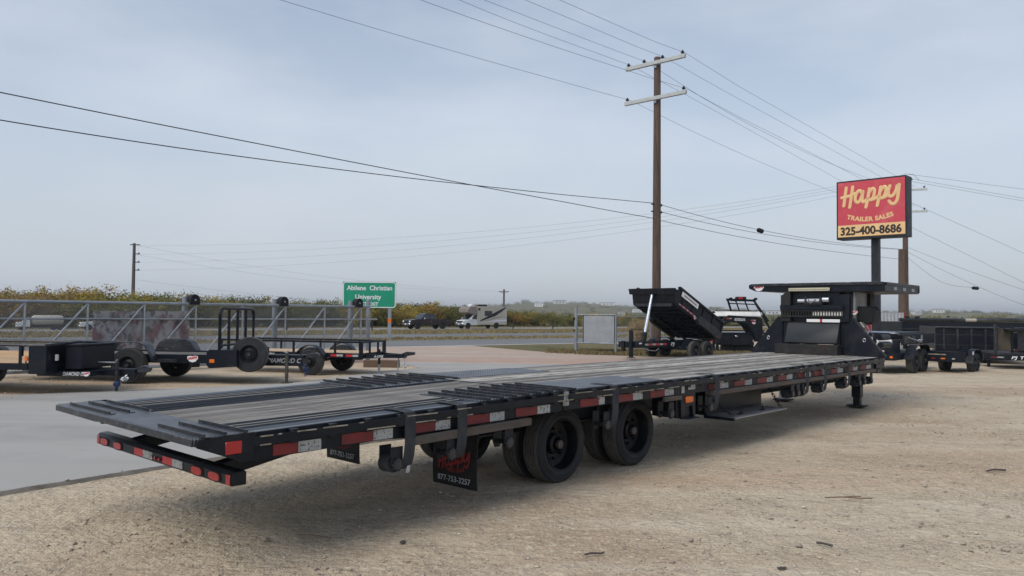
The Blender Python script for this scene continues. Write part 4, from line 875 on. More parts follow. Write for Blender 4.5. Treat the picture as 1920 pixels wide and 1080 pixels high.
sticker((1.78, 0, 1.38), (1, 0, 0), (0, 0, 1), .17, TN)
TBx = B(.2, 1.85, .121, .8, .36, .86).build('tool_box', 'black', TN, .012); B(.2, 1.85, .11, .8, .862, .93).build('box_lid', 'gloss', TBx, .008)
B(.95, 1.06, .105, .121, .74, .8).build('box_latch', 'chrome', TBx, .01); B(1.78, 1.84, .113, .1205, .5, .6).build('white_sticker', 'white', TBx, smooth=0); B(1.78, 1.84, .1125, .1205, .6, .63).build('red_tape', 'cleanred', TBx, smooth=0)
for x in (.14, .95): B(x, x+.11, .3, .42, .05, .5).build('jack_leg', 'black', TN, .005)
B(.55, 1.9, .3, .9, .12, .35).build('rear_axle_box', 'rust', TN, smooth=0)
MB().prism([(.16, 1.66), (.15, 1.7), (.34, 1.91), (.42, 1.91), (.42, 1.66)], 0, -.05, 2.2).build('tarp_roll', 'tarp', TN, .015); MB().cyl((2.2, .3, 1.77), (2.28, .3, 1.77), .1, 14).build('tarp_end', 'chrome', TN)  # tarp shaped as a box, front face tilted up to catch sky light
B(.1, 2.1, .3, .42, 1.925, 1.955).build('tarp_bar', 'gloss', TN, smooth=0)
hb = MB()
for x in (1.05, 2.3): hb.bar((x, 1.3, 2.48), (x+.3+.45*(x > 2), 1.3, 1.55-.1*(x > 2)), .09, .07)
hb.bar((1.0, 1.3, 2.46), (2.42, 1.3, 2.42), .09, .1).bar((1.1, 1.25, 2.28), (2.4, 1.25, 2.24), .06, .05)
hb.bar((2.35, 1.3, 2.42), (3.25, 1.3, .9), .1, .07).bar((2.2, 1.3, 1.6), (2.95, 1.3, .75), .07, .06).bar((1.45, 1.3, 2.4), (1.65, 1.3, 1.9), .05, .05).bar((1.9, 1.3, 2.4), (2.1, 1.3, 1.9), .05, .05)
hb.build('ladder_rack', 'gloss', TN); B(1.25, 1.85, 1.2, 1.4, 2.38, 2.44).build('rack_plate', 'gloss', TN)
HB = MB().prism([(1.42, 2.46), (1.94, 2.44), (1.94, 2.6), (1.5, 2.6)], 1, 1.2, 1.45).build('control_box', 'rubber', TN, .02); B(1.55, 1.75, 1.19, 1.2, 2.49, 2.57).build('red_cover', 'hred', HB)
for x in (1.2, 2.42): MB().cyl((x, 1.2, 2.5), (x, 1.36, 2.5), .06, 10).build('rack_roller', 'rubber', TN)
MB().bar((-.05, .4, .55), (-.35, .4, 1.3), .12, .3).bar((.0, .3, .1), (.0, .3, 1.9), .1, .1).bar((-.4, .4, .25), (-.02, .4, .25), .1, .1).build('folded_ramp', 'gloss', TN)
for k in range(3): MB().bar((-.26+k*.07, .24, .93-k*.18), (-.22+k*.07, .24, .83-k*.18), .01, .08).build('reflective_tape', ('white', 'white', 'cleanred')[k], TN, smooth=0)
for z in (1.0, 1.25): MB().cyl((.2, 1.6, z), (3.0, 1.6, z), .03, 6).build('side_tube', 'gloss', TN)
B(.3, 5.6, .9, 3.3, .5, .72).build('deck', 'black', TN, smooth=0)
for x in (4.1, 4.95): wheel(TN, x, .85, .36, 0, 'single', .36, .22, .2, n=28); wheel(TN, x, 3.2, .36, math.pi, 'single', .36, .22, .2, n=28)

# ------------------------------------------------------------------ trailers to the right of the gooseneck
DU = V((math.sin(YAW), math.cos(YAW), 0)); DN = V((-math.cos(YAW), math.sin(YAW), 0))
def lw(s, t): return O0+DU*s+DN*t
TP = thing('tilt_trailer', 'black heavy trailer with pump box and tandem wheels just right of the gooseneck', 'trailer', lw(20.3, 3.45), RZ)
for x in (-.42, .55):
    for y, r_ in ((-1.02, 0), (1.02, math.pi)): wheel(TP, x, y, .36, r_, 'single', .36, .23, .2, n=32)
B(-1.75, 2.6, -.78, .78, .42, .62).build('frame', 'gloss', TP, .006)
B(-1.7, -.9, -.7, 1.0, .62, 1.02).build('front_bulkhead', 'gloss', TP, .006)
B(-1.7, 2.6, -.45, 1.0, 1.02, 1.22).build('bed_side', 'black', TP, .005)
B(-.9, 2.6, -.76, -.72, .86, 1.16).build('bed_wall', 'black', TP, smooth=0); B(-.7, .5, -.764, -.7605, .9, 1.13).build('worn_patch', 'khaki', TP, smooth=0)
MB().bar((-1.2, -.74, 1.18), (2.6, -.74, 1.18), .05, .03).build('bed_edge', 'worn', TP)
for k in range(3): B(-.1+k*.55, .1+k*.55, -.769, -.765, 1.0+.05*(k % 2), 1.14).build('rail_label', 'white' if k == 2 else 'black', TP, smooth=0)
MB().cyl((-1.66, .1, 1.25), (-.9, -.55, 1.22), .035, 8).build('ram_barrel', 'chrome', TP); MB().cyl((-.9, -.55, 1.22), (.2, -.95, .95), .022, 8).build('ram_rod', 'steel', TP); B(.12, .32, -1.02, -.9, .92, 1.02).build('ram_end', 'chrome', TP, .01)
B(-1.8, -1.7, -.72, -.3, .9, 1.04).build('pump_cover', 'carwhite', TP, .02); B(-1.805, -1.799, -.66, -.36, .94, .99).build('cover_print', 'grey', TP, smooth=0)
B(-1.82, -1.7, -.2, -.08, .98, 1.1).build('work_lamp', 'chrome', TP, .01)
MB().cyl((-1.76, -.3, .92), (-1.76, -.3, .66), .02, 6).build('lamp_stem', 'carwhite', TP); B(-1.8, -1.72, -.2, -.02, .72, .77).build('yellow_grip', 'lightbar', TP, .015)
for k in range(3): MB().cyl((-1.7, -.42-.09*k, .82), (-1.715, -.42-.09*k, .82), .028, 10).build('port_cap', 'steel', TP)
hexfender(TP, .06, -1.08, -.8, .78, .86, 'black')
letters('PJ', (-1.75, .35, .53), (0, -1, 0), (0, 0, 1), .12, 'cleanwhite', TP, .2, .02, .2)
B(-1.76, -1.75, -.74, -.66, .49, .55).build('amber_lamp', 'orange', TP)
sticker((-1.7, -.42, .68), (0, -1, 0), (0, 0, 1), .13, TP)
for z in (1.0, .84): MB().lathe([(-.3, .0), (-.3, .1), (.0, .1), (.0, 0)], 12, (0, 0, 0)).build('air_tank', 'black', TP, loc=(-1.68, .95, z))
TL = thing('lowboy_trailer', 'low black trailer with small tandem wheels in front of the tall dump bed', 'trailer', lw(22.1, 1.85), RZ)
for x in (.0, .45):
    wheel(TL, x, -.52, .29, 0, 'single', .29, .2, .16, n=28); wheel(TL, x, .48, .29, math.pi, 'single', .29, .2, .16, n=28)
MB().box(-1.25, 1.4, -.3, .42, .4, .5).build('frame', 'gloss', TL, .006)
B(-1.28, -1.2, -.5, .5, .34, .66).build('rear_plate', 'gloss', TL, .005)
for k, (y0, y1, m_) in enumerate(((.3, .42, 'red'), (.02, .14, 'orange'), (-.25, -.17, 'white'))): B(-1.286, -1.28, y0, y1, .42, .46).build('lamp', m_, TL, smooth=0)
B(-1.286, -1.28, -.0, .5, .55, .58).build('worn_edge', 'edge', TL, smooth=0)
hexfender(TL, .22, -.56, -.33, .5, .7, 'black')
B(-.5, -.34, -.565, -.56, .55, .66).build('white_sticker', 'cleanwhite', TL, smooth=0)
for k in range(4): MB().bar((-1.1+k*.2, -.42, .5), (-1.1+k*.2, -.42, .8), .04, .04).build('stake', 'gloss', TL, smooth=0)
MB().tube([(-1.2, -.45, .5), (-1.16, -.3, .44), (-1.2, -.15, .52), (-1.1, .0, .45)], .02, 6).build('spring_jack', 'steel', TL)
# tall dump trailer behind it
TT = thing('tall_dump_trailer', 'tall ribbed black dump trailer with dealer badge, standing beyond the low trailer', 'trailer', (16.35, 29.6, 0), R(-20))
B(-.2, 2.95, 0, .06, .5, 1.36).build('side_wall', 'gloss', TT, .004); B(-.2, 2.95, .06, 4.0, .5, .56).build('floor', 'black', TT, smooth=0)
B(2.9, 2.95, .06, 4.0, .56, 1.36).build('end_wall', 'black', TT, smooth=0); B(-.2, -.15, .06, 4.0, .56, 1.36).build('end_wall', 'black', TT, smooth=0)
for k in range(5): B(.05+k*.46, .12+k*.46, -.05, .0, .52, 1.3).build('rib', 'worn', TT, .006)
MB().tube([(-.2, -.03, 1.34), (1.85, -.03, 1.34), (2.0, -.03, 1.28), (2.03, -.03, 1.1), (2.03, -.03, .95)], .04, 8).build('top_tube', 'worn', TT)
for z in (.66, 1.05): B(-.2, 2.0, -.025, .0, z, z+.03).build('side_strip', 'worn', TT, smooth=0)
B(-.3, 3.0, -.04, .3, .34, .49).build('frame', 'gloss', TT, .004)
for x in (2.25, 2.42, 2.59): B(x, x+.15, -.045, -.041, .53, .56).build('reflective_tape', 'cleanred' if x == 2.42 else 'white', TT, smooth=0)
sticker((2.22, 0, .68), (1, 0, 0), (0, 0, 1), .26, TT); letters('PJ', (2.68, 0, .66), (1, 0, 0), (0, 0, 1), .09, 'cleanwhite', TT, .16, .02, .2)
B(2.3, 2.75, -.01, .0, .95, 1.2).build('worn_patch', 'khaki', TT, smooth=0)
for x in (.7, 1.5): wheel(TT, x, .4, .34, 0, 'single', .34, .22, .19, n=28); wheel(TT, x, 3.6, .34, math.pi, 'single', .34, .22, .19, n=28)
# plywood fronted trailer at the frame edge
TW = thing('flatbed_frame_trailer', 'black trailer with tall brown plywood board and lettered white frame at far right', 'trailer', (16.2, 26.2, 0), R(-12))
B(.15, .55, -.03, .0, .62, 1.36).build('plywood_board', 'ply', TW, smooth=0)
B(.05, .13, -.05, .05, .5, 1.5).build('post', 'worn', TW, .006); B(.56, .62, -.05, .05, .5, 1.46).build('post', 'gloss', TW, .006)
MB().prism([(.3, 1.36), (1.0, 1.4), (1.15, 1.33), (1.1, 1.25), (.5, 1.26), (.35, 1.3)], 1, -.3, .3).build('folded_tarp', 'rubber', TW, .02)
B(.75, 1.25, -.04, .0, .62, 1.26).build('front_panel', 'worn', TW, .004); B(1.3, 6, -.04, 2.2, .62, 1.2).build('stacked_deck', 'black', TW, smooth=0)
FR = B(-.3, 6, -.1, .0, .3, .5).build('frame', 'gloss', TW, .005); B(.1, 6, -.08, 2.2, .5, .56).build('deck', 'worn', TW, smooth=0)
letters('PJ TRAILERS', (1.15, -.1, .395), (1, 0, 0), (0, 0, 1), .1, 'cleanwhite', FR, 1.25, .018, .2)
B(.1, .3, -.104, -.1, .38, .42).build('white_tape', 'white', FR, smooth=0); B(-.1, .1, -.104, -.1, .38, .42).build('red_tape', 'red', FR, smooth=0)
for x in (2.9, 3.8): wheel(TW, x, -.25, .34, 0, 'single', .34, .22, .19, n=28)
wheel(TW, 3.4, 2.3, .34, math.pi, 'single', .34, .22, .19, n=28); MB().cyl((.3, 1.2, 0), (.3, 1.2, .5), .05, 8).build('jack_leg', 'black', TW)
# long trailer across the back
TX = thing('long_dump_trailer', 'long black high sided trailer with silver top rail across the back of the lot', 'trailer', (18.2, 36.5, 0), R(-3))
B(.1, 14, 0, .08, .5, 1.52).build('side_wall', 'gloss', TX, smooth=0); B(.1, 14, .08, 2.4, .5, .6).build('floor', 'black', TX, smooth=0); B(.1, 14, 2.32, 2.4, .6, 1.5).build('side_wall', 'black', TX, smooth=0); B(.1, .18, .08, 2.32, .6, 1.5).build('end_wall', 'gloss', TX, smooth=0)
MB().cyl((.0, .02, 1.6), (3.0, .02, 1.6), .08, 10).build('tarp_tube', 'worn', TX); MB().cyl((3.0, .02, 1.6), (3.5, .02, 1.6), .081, 10).build('tarp_wrap', 'rvtan', TX); MB().cyl((3.5, .02, 1.62), (14, .02, 1.66), .09, 10).build('tarp_tube', 'rail', TX)
B(.1, 14, -.03, 0, 1.15, 1.2).build('side_strip', 'worn', TX, smooth=0)
for x in (6, 6.9, 7.8): wheel(TX, x, .1, .4, 0, 'single', .4, .25, .22, n=28)
for x in (.5, 12): B(x, x+.14, .6, .8, 0, .5).build('jack_leg', 'black', TX)
for x in (.3, .75): B(x, x+.18, -.02, .14, 1.68, 1.76).build('hinge', 'rubber', TX, .01)
# corrugated screen
CS = thing('corrugated_screen', 'grey corrugated metal wall with dark red trim behind the gooseneck', 'wall', (17.58, 41.0, 0), R(-6)); CS.scale = (1.06, 1.06, 1.06)
def corr(x0, x1, z0, z1):
    b = MB(); n = int((x1-x0)/.04); vs = []
    for k in range(n+1):
        x = x0+(x1-x0)*k/n; y = .012 if k % 4 < 2 else -.012
        vs += [(x, y, z0), (x, y, z1), (x, y+.01, z0), (x, y+.01, z1)]
    b.v = vs; b.f = [q for k in range(n) for q in ((k*4, k*4+4, k*4+5, k*4+1), (k*4+2, k*4+3, k*4+7, k*4+6), (k*4+1, k*4+5, k*4+7, k*4+3))]; return b
corr(0, .95, 0, 1.84).build('sheet', 'corr', CS, smooth=0); corr(1.22, 2.78, 0, 1.84).build('sheet', 'corr', CS, smooth=0)
B(.95, 1.22, -.04, .06, 0, 1.6).build('trim_post', 'trimred', CS); B(1.0, 1.19, -.045, .02, 1.605, 1.84).build('white_cap', 'cleanwhite', CS, smooth=0); B(2.78, 2.84, -.04, .06, 0, 1.84).build('trim_post', 'trimred', CS)
# ------------------------------------------------------------------ dealer sign on its pole
SG = thing('dealer_sign', 'tall red and tan lit box sign with brush lettering and phone number on dark pole', 'sign', (12.97, 31.0, 0), math.atan2(-1.8, 1.88))
SWD, SZ0, SZ1, SD = 2.605, 4.77, 7.09, .66
B(0, SWD, .0, SD, SZ0, SZ1).build('sign_box', 'signbox', SG, .01)
fx0, fx1, fz0, fz1 = .06, SWD-.04, SZ0+.09, SZ1-.06; fs_ = fz0+(fz1-fz0)*.215
B(fx0, fx1, -.012, .001, fs_, fz1).build('red_face', 'signred', SG, smooth=0); B(fx0, fx1, -.012, .001, fz0, fs_-.001).build('phone_strip', 'signtan', SG, smooth=0)
fw_ = fx1-fx0; fh_ = fz1-fz0; b = MB()
for st in HAPPY:
    pts = []
    for p in smooth_line(st, 5):
        u = (p.x-190)/775; top = 265-70*u; bot = 875-35*u; pts.append((fx0+u*fw_, -.018, fz0+(bot-p.y)/(bot-top)*fh_))
    b.tube(pts, .06, 8, .012, (0, -1, 0))
    for e_ in (pts[0], pts[-1]):
        c = V(e_); b.add([(c.x+.06*math.cos(a), c.y-.011-.001, c.z+.06*math.sin(a)) for a in (k*math.pi/6 for k in range(12))], [tuple(range(12))])
b.build('script_lettering', 'signtan', SG)
letters('TRAILER SALES', (fx0+fw_*.487, -.012, fz0+fh_*.305), (1, 0, 0), (0, 0, 1), .17, 'signtan', SG, fw_*.70, .045, 0, 1.1, arc=2.6, th=.006)
letters('325-400-8686', (fx0+fw_*.495, -.012, (fz0+fs_)/2-.0), (1, 0, 0), (0, 0, 1), .31, 'signink', SG, fw_*.91, .035, th=.006)
B(SWD, SWD+.006, .12, SD-.12, SZ0+.3, SZ0+.95).build('access_panel', 'signbox', SG, .002)
B(1.23, 1.5, .26, .53, 0, SZ0).build('pole', 'signbox', SG, .008)
# ------------------------------------------------------------------ green highway sign
HS = thing('highway_sign', 'green highway exit sign with white border on two grey posts', 'sign', (-10.45, 48.0, 0), 0)
hw_, z0, z1 = 3.28, 1.96, 3.57
def rr(x0, x1, z0, z1, r, n=5):
    out = []
    for cx, cz, a0 in ((x1-r, z1-r, 0), (x0+r, z1-r, 90), (x0+r, z0+r, 180), (x1-r, z0+r, 270)): out += [(cx+r*math.cos(R(a0+90*k/n)), cz+r*math.sin(R(a0+90*k/n))) for k in range(n+1)]
    return out
B(0, hw_, 0, .03, z0, z1).build('sign_panel', 'green', HS, smooth=0)
o_ = rr(.01, hw_-.01, z0+.01, z1-.01, .16); i_ = rr(.06, hw_-.06, z0+.06, z1-.06, .11); n = len(o_)
MB().add([(x, -.006, z) for x, z in o_]+[(x, -.006, z) for x, z in i_]+[(x, -.0005, z) for x, z in o_]+[(x, -.0005, z) for x, z in i_], [q for k in range(n) for q in ((k, (k+1) % n, (k+1) % n+n, k+n), (k+2*n, k+3*n, (k+1) % n+3*n, (k+1) % n+2*n), (k, k+2*n, (k+1) % n+2*n, (k+1) % n))]).build('sign_border', 'cleanwhite', HS, smooth=0)
letters('Abilene  Christian', (hw_*.5, 0, 3.2), (1, 0, 0), (0, 0, 1), .29, 'cleanwhite', HS, 2.8, .02, th=.004)
letters('University', (hw_*.48, 0, 2.65), (1, 0, 0), (0, 0, 1), .29, 'cleanwhite', HS, 1.6, .02, th=.004)
letters('NEXT  EXIT', (hw_*.455, 0, 2.2), (1, 0, 0), (0, 0, 1), .22, 'cleanwhite', HS, 1.4, .02, th=.004)
for x in (.46, 2.9):
    q = B(x-.1, x+.1, .031, .15, 0, 3.4).build('sign_post', 'galv', HS, smooth=0); B(x-.102, x+.102, .028, .152, 1.05, 1.3).build('amber_band', 'orange', q, smooth=0)
    if x < 1: pass
for k in range(5): MB().cyl((hw_+.0, .02, 2.15+k*.3), (hw_+.035, .02, 2.15+k*.3), .02, 6).build('panel_clip', 'steel', HS)

# ------------------------------------------------------------------ utility poles
def insulator(parent, p):
    x, y, z = p; MB().tube([(x, y, z), (x, y, z+.06), (x, y, z+.061), (x, y, z+.1), (x, y, z+.101), (x, y, z+.15), (x, y, z+.19)], [.015, .015, .085, .05, .08, .045, .03], 10).build('insulator', 'insul', parent)
AD = V((.741, -.671, 0))
UP = thing('utility_pole', 'tall brown wooden power pole with two pale crossarms behind the raised dump bed', 'utility pole', (6.42, 34.5, 0), math.atan2(AD.y, AD.x))
MB().tube([(0, 0, 0), (0, 0, 4.5), (0, 0, 9), (0, 0, 13.2), (0, 0, 13.25)], [.206, .187, .168, .15, .134], 16).build('pole_shaft', 'pole', UP)
for az, hl, ins in ((12.95, 1.53, (-1.39, -.56, .39, 1.39)), (11.36, 1.58, (-1.45, 1.45))):
    CA = B(-hl, hl, -.28, -.14, az-.08, az+.08).build('crossarm', 'arm', UP, .006)
    for x in ins: insulator(CA, (x, -.21, az+.08))
    B(-.06, .06, -.22, -.14, az-.22, az-.085).build('arm_brace', 'steel', UP)
for z in (6.62, 6.3): MB().cyl((-.1, -.3, z), (.1, .3, z), .03, 6).lathe([(-.04, .07), (.04, .07)], 10, (.0, .3, z)).build('cable_clamp', 'cable', UP)
U2 = thing('utility_pole', 'brown splinted power pole half hidden behind the red dealer sign', 'utility pole', (27.8, 55.0, 0), R(-20))
MB().tube([(.08, 0, 0), (.08, 0, 6), (.08, 0, 11.6)], [.2, .185, .14], 14).build('pole_shaft', 'pole', U2); MB().tube([(-.16, -.2, 0), (-.16, -.2, 3), (-.16, -.2, 6.5)], [.27, .26, .24], 14).build('stub_splint', 'pole', U2)
for z in (10.75, 9.2):
    CA = B(.2, 1.5, -.06, .06, z-.07, z+.07).build('crossarm', 'arm', U2, .005); insulator(CA, (1.3, 0, z+.07))
insulator(U2, (.08, 0, 11.6)); insulator(U2, (.5, 0, 11.4))
MB().tube([(-.6, 0, 11.35), (-.3, 0, 11.75), (.08, 0, 11.9), (.6, 0, 11.85), (1.0, 0, 11.4)], .012, 6).build('jumper_wire', 'wire', U2)
U3 = thing('utility_pole', 'slim grey utility pole rising above the trees left of the gate', 'utility pole', (-47.8, 98.0, 0), 0)
MB().tube([(0, 0, 0), (0, 0, 5), (0, 0, 10.1)], [.24, .21, .17], 10).build('pole_shaft', 'polegrey', U3)
MB().box(-.5, .7, -.06, .06, 9.85, 9.97).build('crossarm', 'polegrey', U3)
for z in (8.75, 7.7, 6.7): MB().box(.1, .75, -.05, .05, z-.05, z+.05).cyl((.6, 0, z), (.6, 0, z+.18), .08, 6).build('insulator_bracket', 'insul', U3)
U4 = thing('utility_pole', 'small distant utility pole with one crossarm above the camper van', 'utility pole', (-1.85, 180, 0), 0)
MB().tube([(0, 0, 0), (0, 0, 7.3)], [.26, .2], 8).build('pole_shaft', 'polegrey', U4); MB().box(-1.2, 1.2, -.08, .08, 6.65, 6.82).bar((-.7, 0, 6.65), (0, 0, 6.2), .06, .06).bar((.7, 0, 6.65), (0, 0, 6.2), .06, .06).build('crossarm', 'polegrey', U4)
WIRES = [
('power', [(-9.05, 21.59, 14.09), (-4.72, 25.74, 13.44), (-1.11, 29.2, 13.2), (1.78, 31.97, 13.15), (3.95, 34.05, 13.16), (5.39, 35.43, 13.16), (8.64, 38.47, 12.68), (12.98, 42.51, 11.95), (18.4, 47.57, 11.03), (22.74, 51.61, 10.3), (26.43, 55.05, 9.67)]) ,
('power', [(-8.43, 21.03, 13.16), (-4.1, 25.19, 13.15), (-0.49, 28.65, 13.15), (2.4, 31.42, 13.14), (4.56, 33.49, 13.14), (6.0, 34.88, 13.16), (9.23, 37.93, 12.45), (13.53, 42.01, 11.76), (18.91, 47.11, 11.23), (23.21, 51.19, 11.0), (26.86, 54.65, 10.91)]) ,
('power', [(-7.73, 20.4, 13.33), (-3.4, 24.55, 13.27), (0.21, 28.01, 13.22), (3.1, 30.78, 13.18), (5.27, 32.85, 13.14), (6.71, 34.24, 13.16), (9.9, 37.33, 12.75), (14.16, 41.44, 12.25), (19.49, 46.59, 11.62), (23.74, 50.7, 11.12), (27.36, 54.2, 10.69)]) ,
('power', [(-6.99, 19.73, 13.29), (-2.65, 23.88, 13.22), (0.95, 27.34, 13.17), (3.84, 30.11, 13.12), (6.01, 32.18, 13.09), (7.45, 33.57, 13.16), (10.61, 36.68, 12.69), (14.83, 40.84, 12.23), (20.09, 46.03, 11.66), (24.31, 50.19, 11.19), (27.89, 53.72, 10.8)]) ,
('power', [(-6.94, 19.68, 11.4), (-2.61, 23.84, 11.3), (1.0, 27.3, 11.33), (3.89, 30.07, 11.41), (6.05, 32.14, 11.48), (7.49, 33.53, 11.57), (10.65, 36.65, 11.18), (14.87, 40.8, 10.76), (20.13, 46.0, 10.23), (24.34, 50.16, 9.8), (27.92, 53.69, 9.44)]) ,
('power', [(-9.09, 21.63, 11.21), (-4.76, 25.78, 11.24), (-1.15, 29.24, 11.33), (1.74, 32.01, 11.43), (3.9, 34.09, 11.51), (5.35, 35.47, 11.57), (8.6, 38.5, 11.04), (12.94, 42.55, 10.46), (18.37, 47.6, 9.91), (22.71, 51.64, 9.59), (26.4, 55.08, 9.37)]) ,
('tel', [(-15.23, 13.74, 6.13), (-12.35, 16.51, 5.95), (-9.46, 19.27, 5.9), (-6.57, 22.04, 5.95), (-3.69, 24.81, 6.05), (-0.8, 27.58, 6.2), (2.09, 30.35, 6.37), (4.25, 32.42, 6.52), (6.28, 34.36, 6.66)]) ,
('tel', [(-15.23, 13.74, 6.77), (-12.35, 16.51, 6.59), (-9.46, 19.27, 6.45), (-6.57, 22.04, 6.34), (-3.69, 24.81, 6.24), (-0.8, 27.58, 6.15), (2.09, 30.35, 6.08), (4.25, 32.42, 6.02), (6.28, 34.36, 5.98)]) ,
('telf', [(6.63, 34.7, 6.64), (8.99, 36.96, 6.44), (11.76, 39.62, 6.28), (14.97, 42.7, 6.2), (18.18, 45.78, 6.2), (21.39, 48.85, 6.26), (24.59, 51.92, 6.37), (27.59, 54.8, 6.52)]) ,
('telf', [(6.63, 34.7, 6.32), (8.99, 36.96, 6.17), (11.76, 39.62, 6.07), (14.97, 42.7, 6.04), (18.18, 45.78, 6.07), (21.39, 48.85, 6.17), (24.59, 51.92, 6.32), (27.59, 54.8, 6.49)]) ,
('telf', [(6.63, 34.7, 5.93), (8.99, 36.96, 5.81), (11.76, 39.62, 5.71), (14.97, 42.7, 5.65), (18.18, 45.78, 5.64), (21.39, 48.85, 5.67), (24.59, 51.92, 5.73), (27.59, 54.8, 5.8)]) ,
('far', [(-47.42, 97.78, 9.77), (-39.23, 93.13, 9.48), (-31.04, 88.47, 9.27), (-22.85, 83.81, 9.15), (-14.66, 79.15, 9.14), (-6.47, 74.49, 9.25), (1.72, 69.83, 9.52), (9.91, 65.18, 9.98), (18.1, 60.52, 10.66), (26.29, 55.86, 11.63)]) ,
('far', [(-47.42, 97.78, 8.65), (-39.23, 93.13, 8.47), (-31.04, 88.47, 8.36), (-22.85, 83.81, 8.34), (-14.66, 79.15, 8.43), (-6.47, 74.49, 8.66), (1.72, 69.83, 9.03), (9.91, 65.18, 9.59), (18.1, 60.52, 10.38), (26.29, 55.86, 11.46)]) ,
('far', [(-47.42, 97.78, 7.65), (-39.23, 93.13, 7.55), (-31.04, 88.47, 7.53), (-22.85, 83.81, 7.6), (-14.66, 79.15, 7.78), (-6.47, 74.49, 8.09), (1.72, 69.83, 8.56), (9.91, 65.18, 9.22), (18.1, 60.52, 10.12), (26.29, 55.86, 11.31)]) ,
('far', [(-47.42, 97.78, 6.66), (-39.23, 93.13, 6.61), (-31.04, 88.47, 6.64), (-22.85, 83.81, 6.77), (-14.66, 79.15, 7.02), (-6.47, 74.49, 7.41), (1.72, 69.83, 7.96), (9.91, 65.18, 8.71), (18.1, 60.52, 9.71), (26.29, 55.86, 11.02)]) ,
('far2', [(-47.57, 98.41, 9.86), (-41.1, 109.95, 8.67), (-34.64, 121.49, 7.84), (-28.17, 133.03, 7.29), (-21.71, 144.56, 6.94), (-15.24, 156.1, 6.75), (-8.78, 167.64, 6.7), (-2.31, 179.18, 6.74)]) ,
('far2', [(-47.57, 98.41, 8.66), (-41.1, 109.95, 7.59), (-34.64, 121.49, 6.89), (-28.17, 133.03, 6.48), (-21.71, 144.56, 6.29), (-15.24, 156.1, 6.27), (-8.78, 167.64, 6.38), (-2.31, 179.18, 6.6)]) ,
('far2', [(-47.57, 98.41, 5.49), (-43.66, 105.38, 4.9), (-39.76, 112.35, 4.39), (-35.85, 119.32, 3.94), (-31.95, 126.29, 3.54), (-28.04, 133.26, 3.19), (-24.14, 140.23, 2.87), (-20.23, 147.2, 2.59)]) ,
('right', [(28.12, 55.06, 11.9), (30.77, 55.55, 11.71), (33.42, 56.04, 11.51), (36.06, 56.53, 11.31), (38.71, 57.02, 11.11), (41.35, 57.51, 10.91), (44.0, 58.0, 10.71)]) ,
('right', [(28.12, 55.06, 11.62), (30.77, 55.55, 11.31), (33.42, 56.04, 11.0), (36.06, 56.53, 10.7), (38.71, 57.02, 10.39), (41.35, 57.51, 10.08), (44.0, 58.0, 9.78)]) ,
('right', [(28.12, 55.06, 11.43), (30.77, 55.55, 11.12), (33.42, 56.04, 10.81), (36.06, 56.53, 10.5), (38.71, 57.02, 10.19), (41.35, 57.51, 9.88), (44.0, 58.0, 9.57)]) ,
('right', [(28.12, 55.06, 9.97), (30.77, 55.55, 8.98), (33.42, 56.04, 8.0), (36.06, 56.53, 7.01), (38.71, 57.02, 6.03), (41.35, 57.51, 5.04), (44.0, 58.0, 4.06)]) ,
('right', [(28.12, 55.06, 8.23), (30.77, 55.55, 7.12), (33.42, 56.04, 6.02), (36.06, 56.53, 4.91), (38.71, 57.02, 3.81), (41.35, 57.51, 2.7), (44.0, 58.0, 1.59)]) ,
('right', [(28.12, 55.06, 6.66), (30.77, 55.55, 5.77), (33.42, 56.04, 4.95), (36.06, 56.53, 4.18), (38.71, 57.02, 3.47), (41.35, 57.51, 2.82), (44.0, 58.0, 2.22)]) ,
('right', [(28.12, 55.06, 6.32), (30.77, 55.55, 5.14), (33.42, 56.04, 4.08), (36.06, 56.53, 3.13), (38.71, 57.02, 2.31), (41.35, 57.51, 1.59), (44.0, 58.0, 0.98)]) ,
('right', [(28.12, 55.06, 5.9), (30.77, 55.55, 4.23), (33.42, 56.04, 3.89)]) ,
]
LABW = {'power': ('thin power line strung over the crossarms of the tall brown pole', 'power lines on the tall pole', .0065, 'wire'),
        'tel': ('heavy black cable crossing the open sky left of the tall pole', 'heavy cables left of the tall pole', .0135, 'cable'),
        'telf': ('heavy black cable sagging between the tall pole and the dealer sign', 'heavy cables towards the sign', .011, 'cable'),
        'far': ('faint distant power line rising towards the dealer sign', 'faint lines rising to the sign', .0065, 'wire'),
        'far2': ('faint distant power line running down from the grey left pole over trees', 'faint lines beyond the trees', .0085, 'wire'),
        'right': ('thin line leaving the splinted pole for the right of the sign', 'lines right of the sign', .009, 'wire')}
PW_ = ['thin power line on the outer left insulator of the top crossarm', 'thin power line on the inner left insulator of the top crossarm', 'thin power line on the inner right insulator of the top crossarm', 'thin power line on the outer right insulator of the top crossarm', 'thin power line on the right end of the lower crossarm', 'thin power line on the left end of the lower crossarm']
LABL = {'power': PW_, 'tel': ['heavy black cable meeting the tall pole at the upper clamp, coming from the left', 'heavy black cable meeting the tall pole at the lower clamp, coming from the left'],
        'telf': ['top heavy cable from the tall pole to the sign, carrying the splice case', 'middle heavy cable sagging from the tall pole to the sign', 'lowest heavy cable from the tall pole to the splinted pole'],
        'far': ['topmost faint line rising from the grey pole to the sign', 'second faint line rising from the grey pole to the sign', 'third faint line rising from the grey pole to the sign', 'lowest faint line rising from the grey pole to the sign'],
        'far2': ['faint line from the grey pole top to the small distant pole', 'second faint line from the grey pole to the small distant pole', 'darker low line leaving the grey pole just above the treetops'],
        'right': ['topmost line leaving the right of the sign', 'second line leaving the right of the sign', 'third line leaving the right of the sign', 'line leaving the lower short crossarm beside the sign', 'faint line dropping behind the sign towards the right frame edge', 'cable leaving the splinted pole just below the sign', 'middle cable falling from the splinted pole to the right', 'short cable ending at the small splice case']}
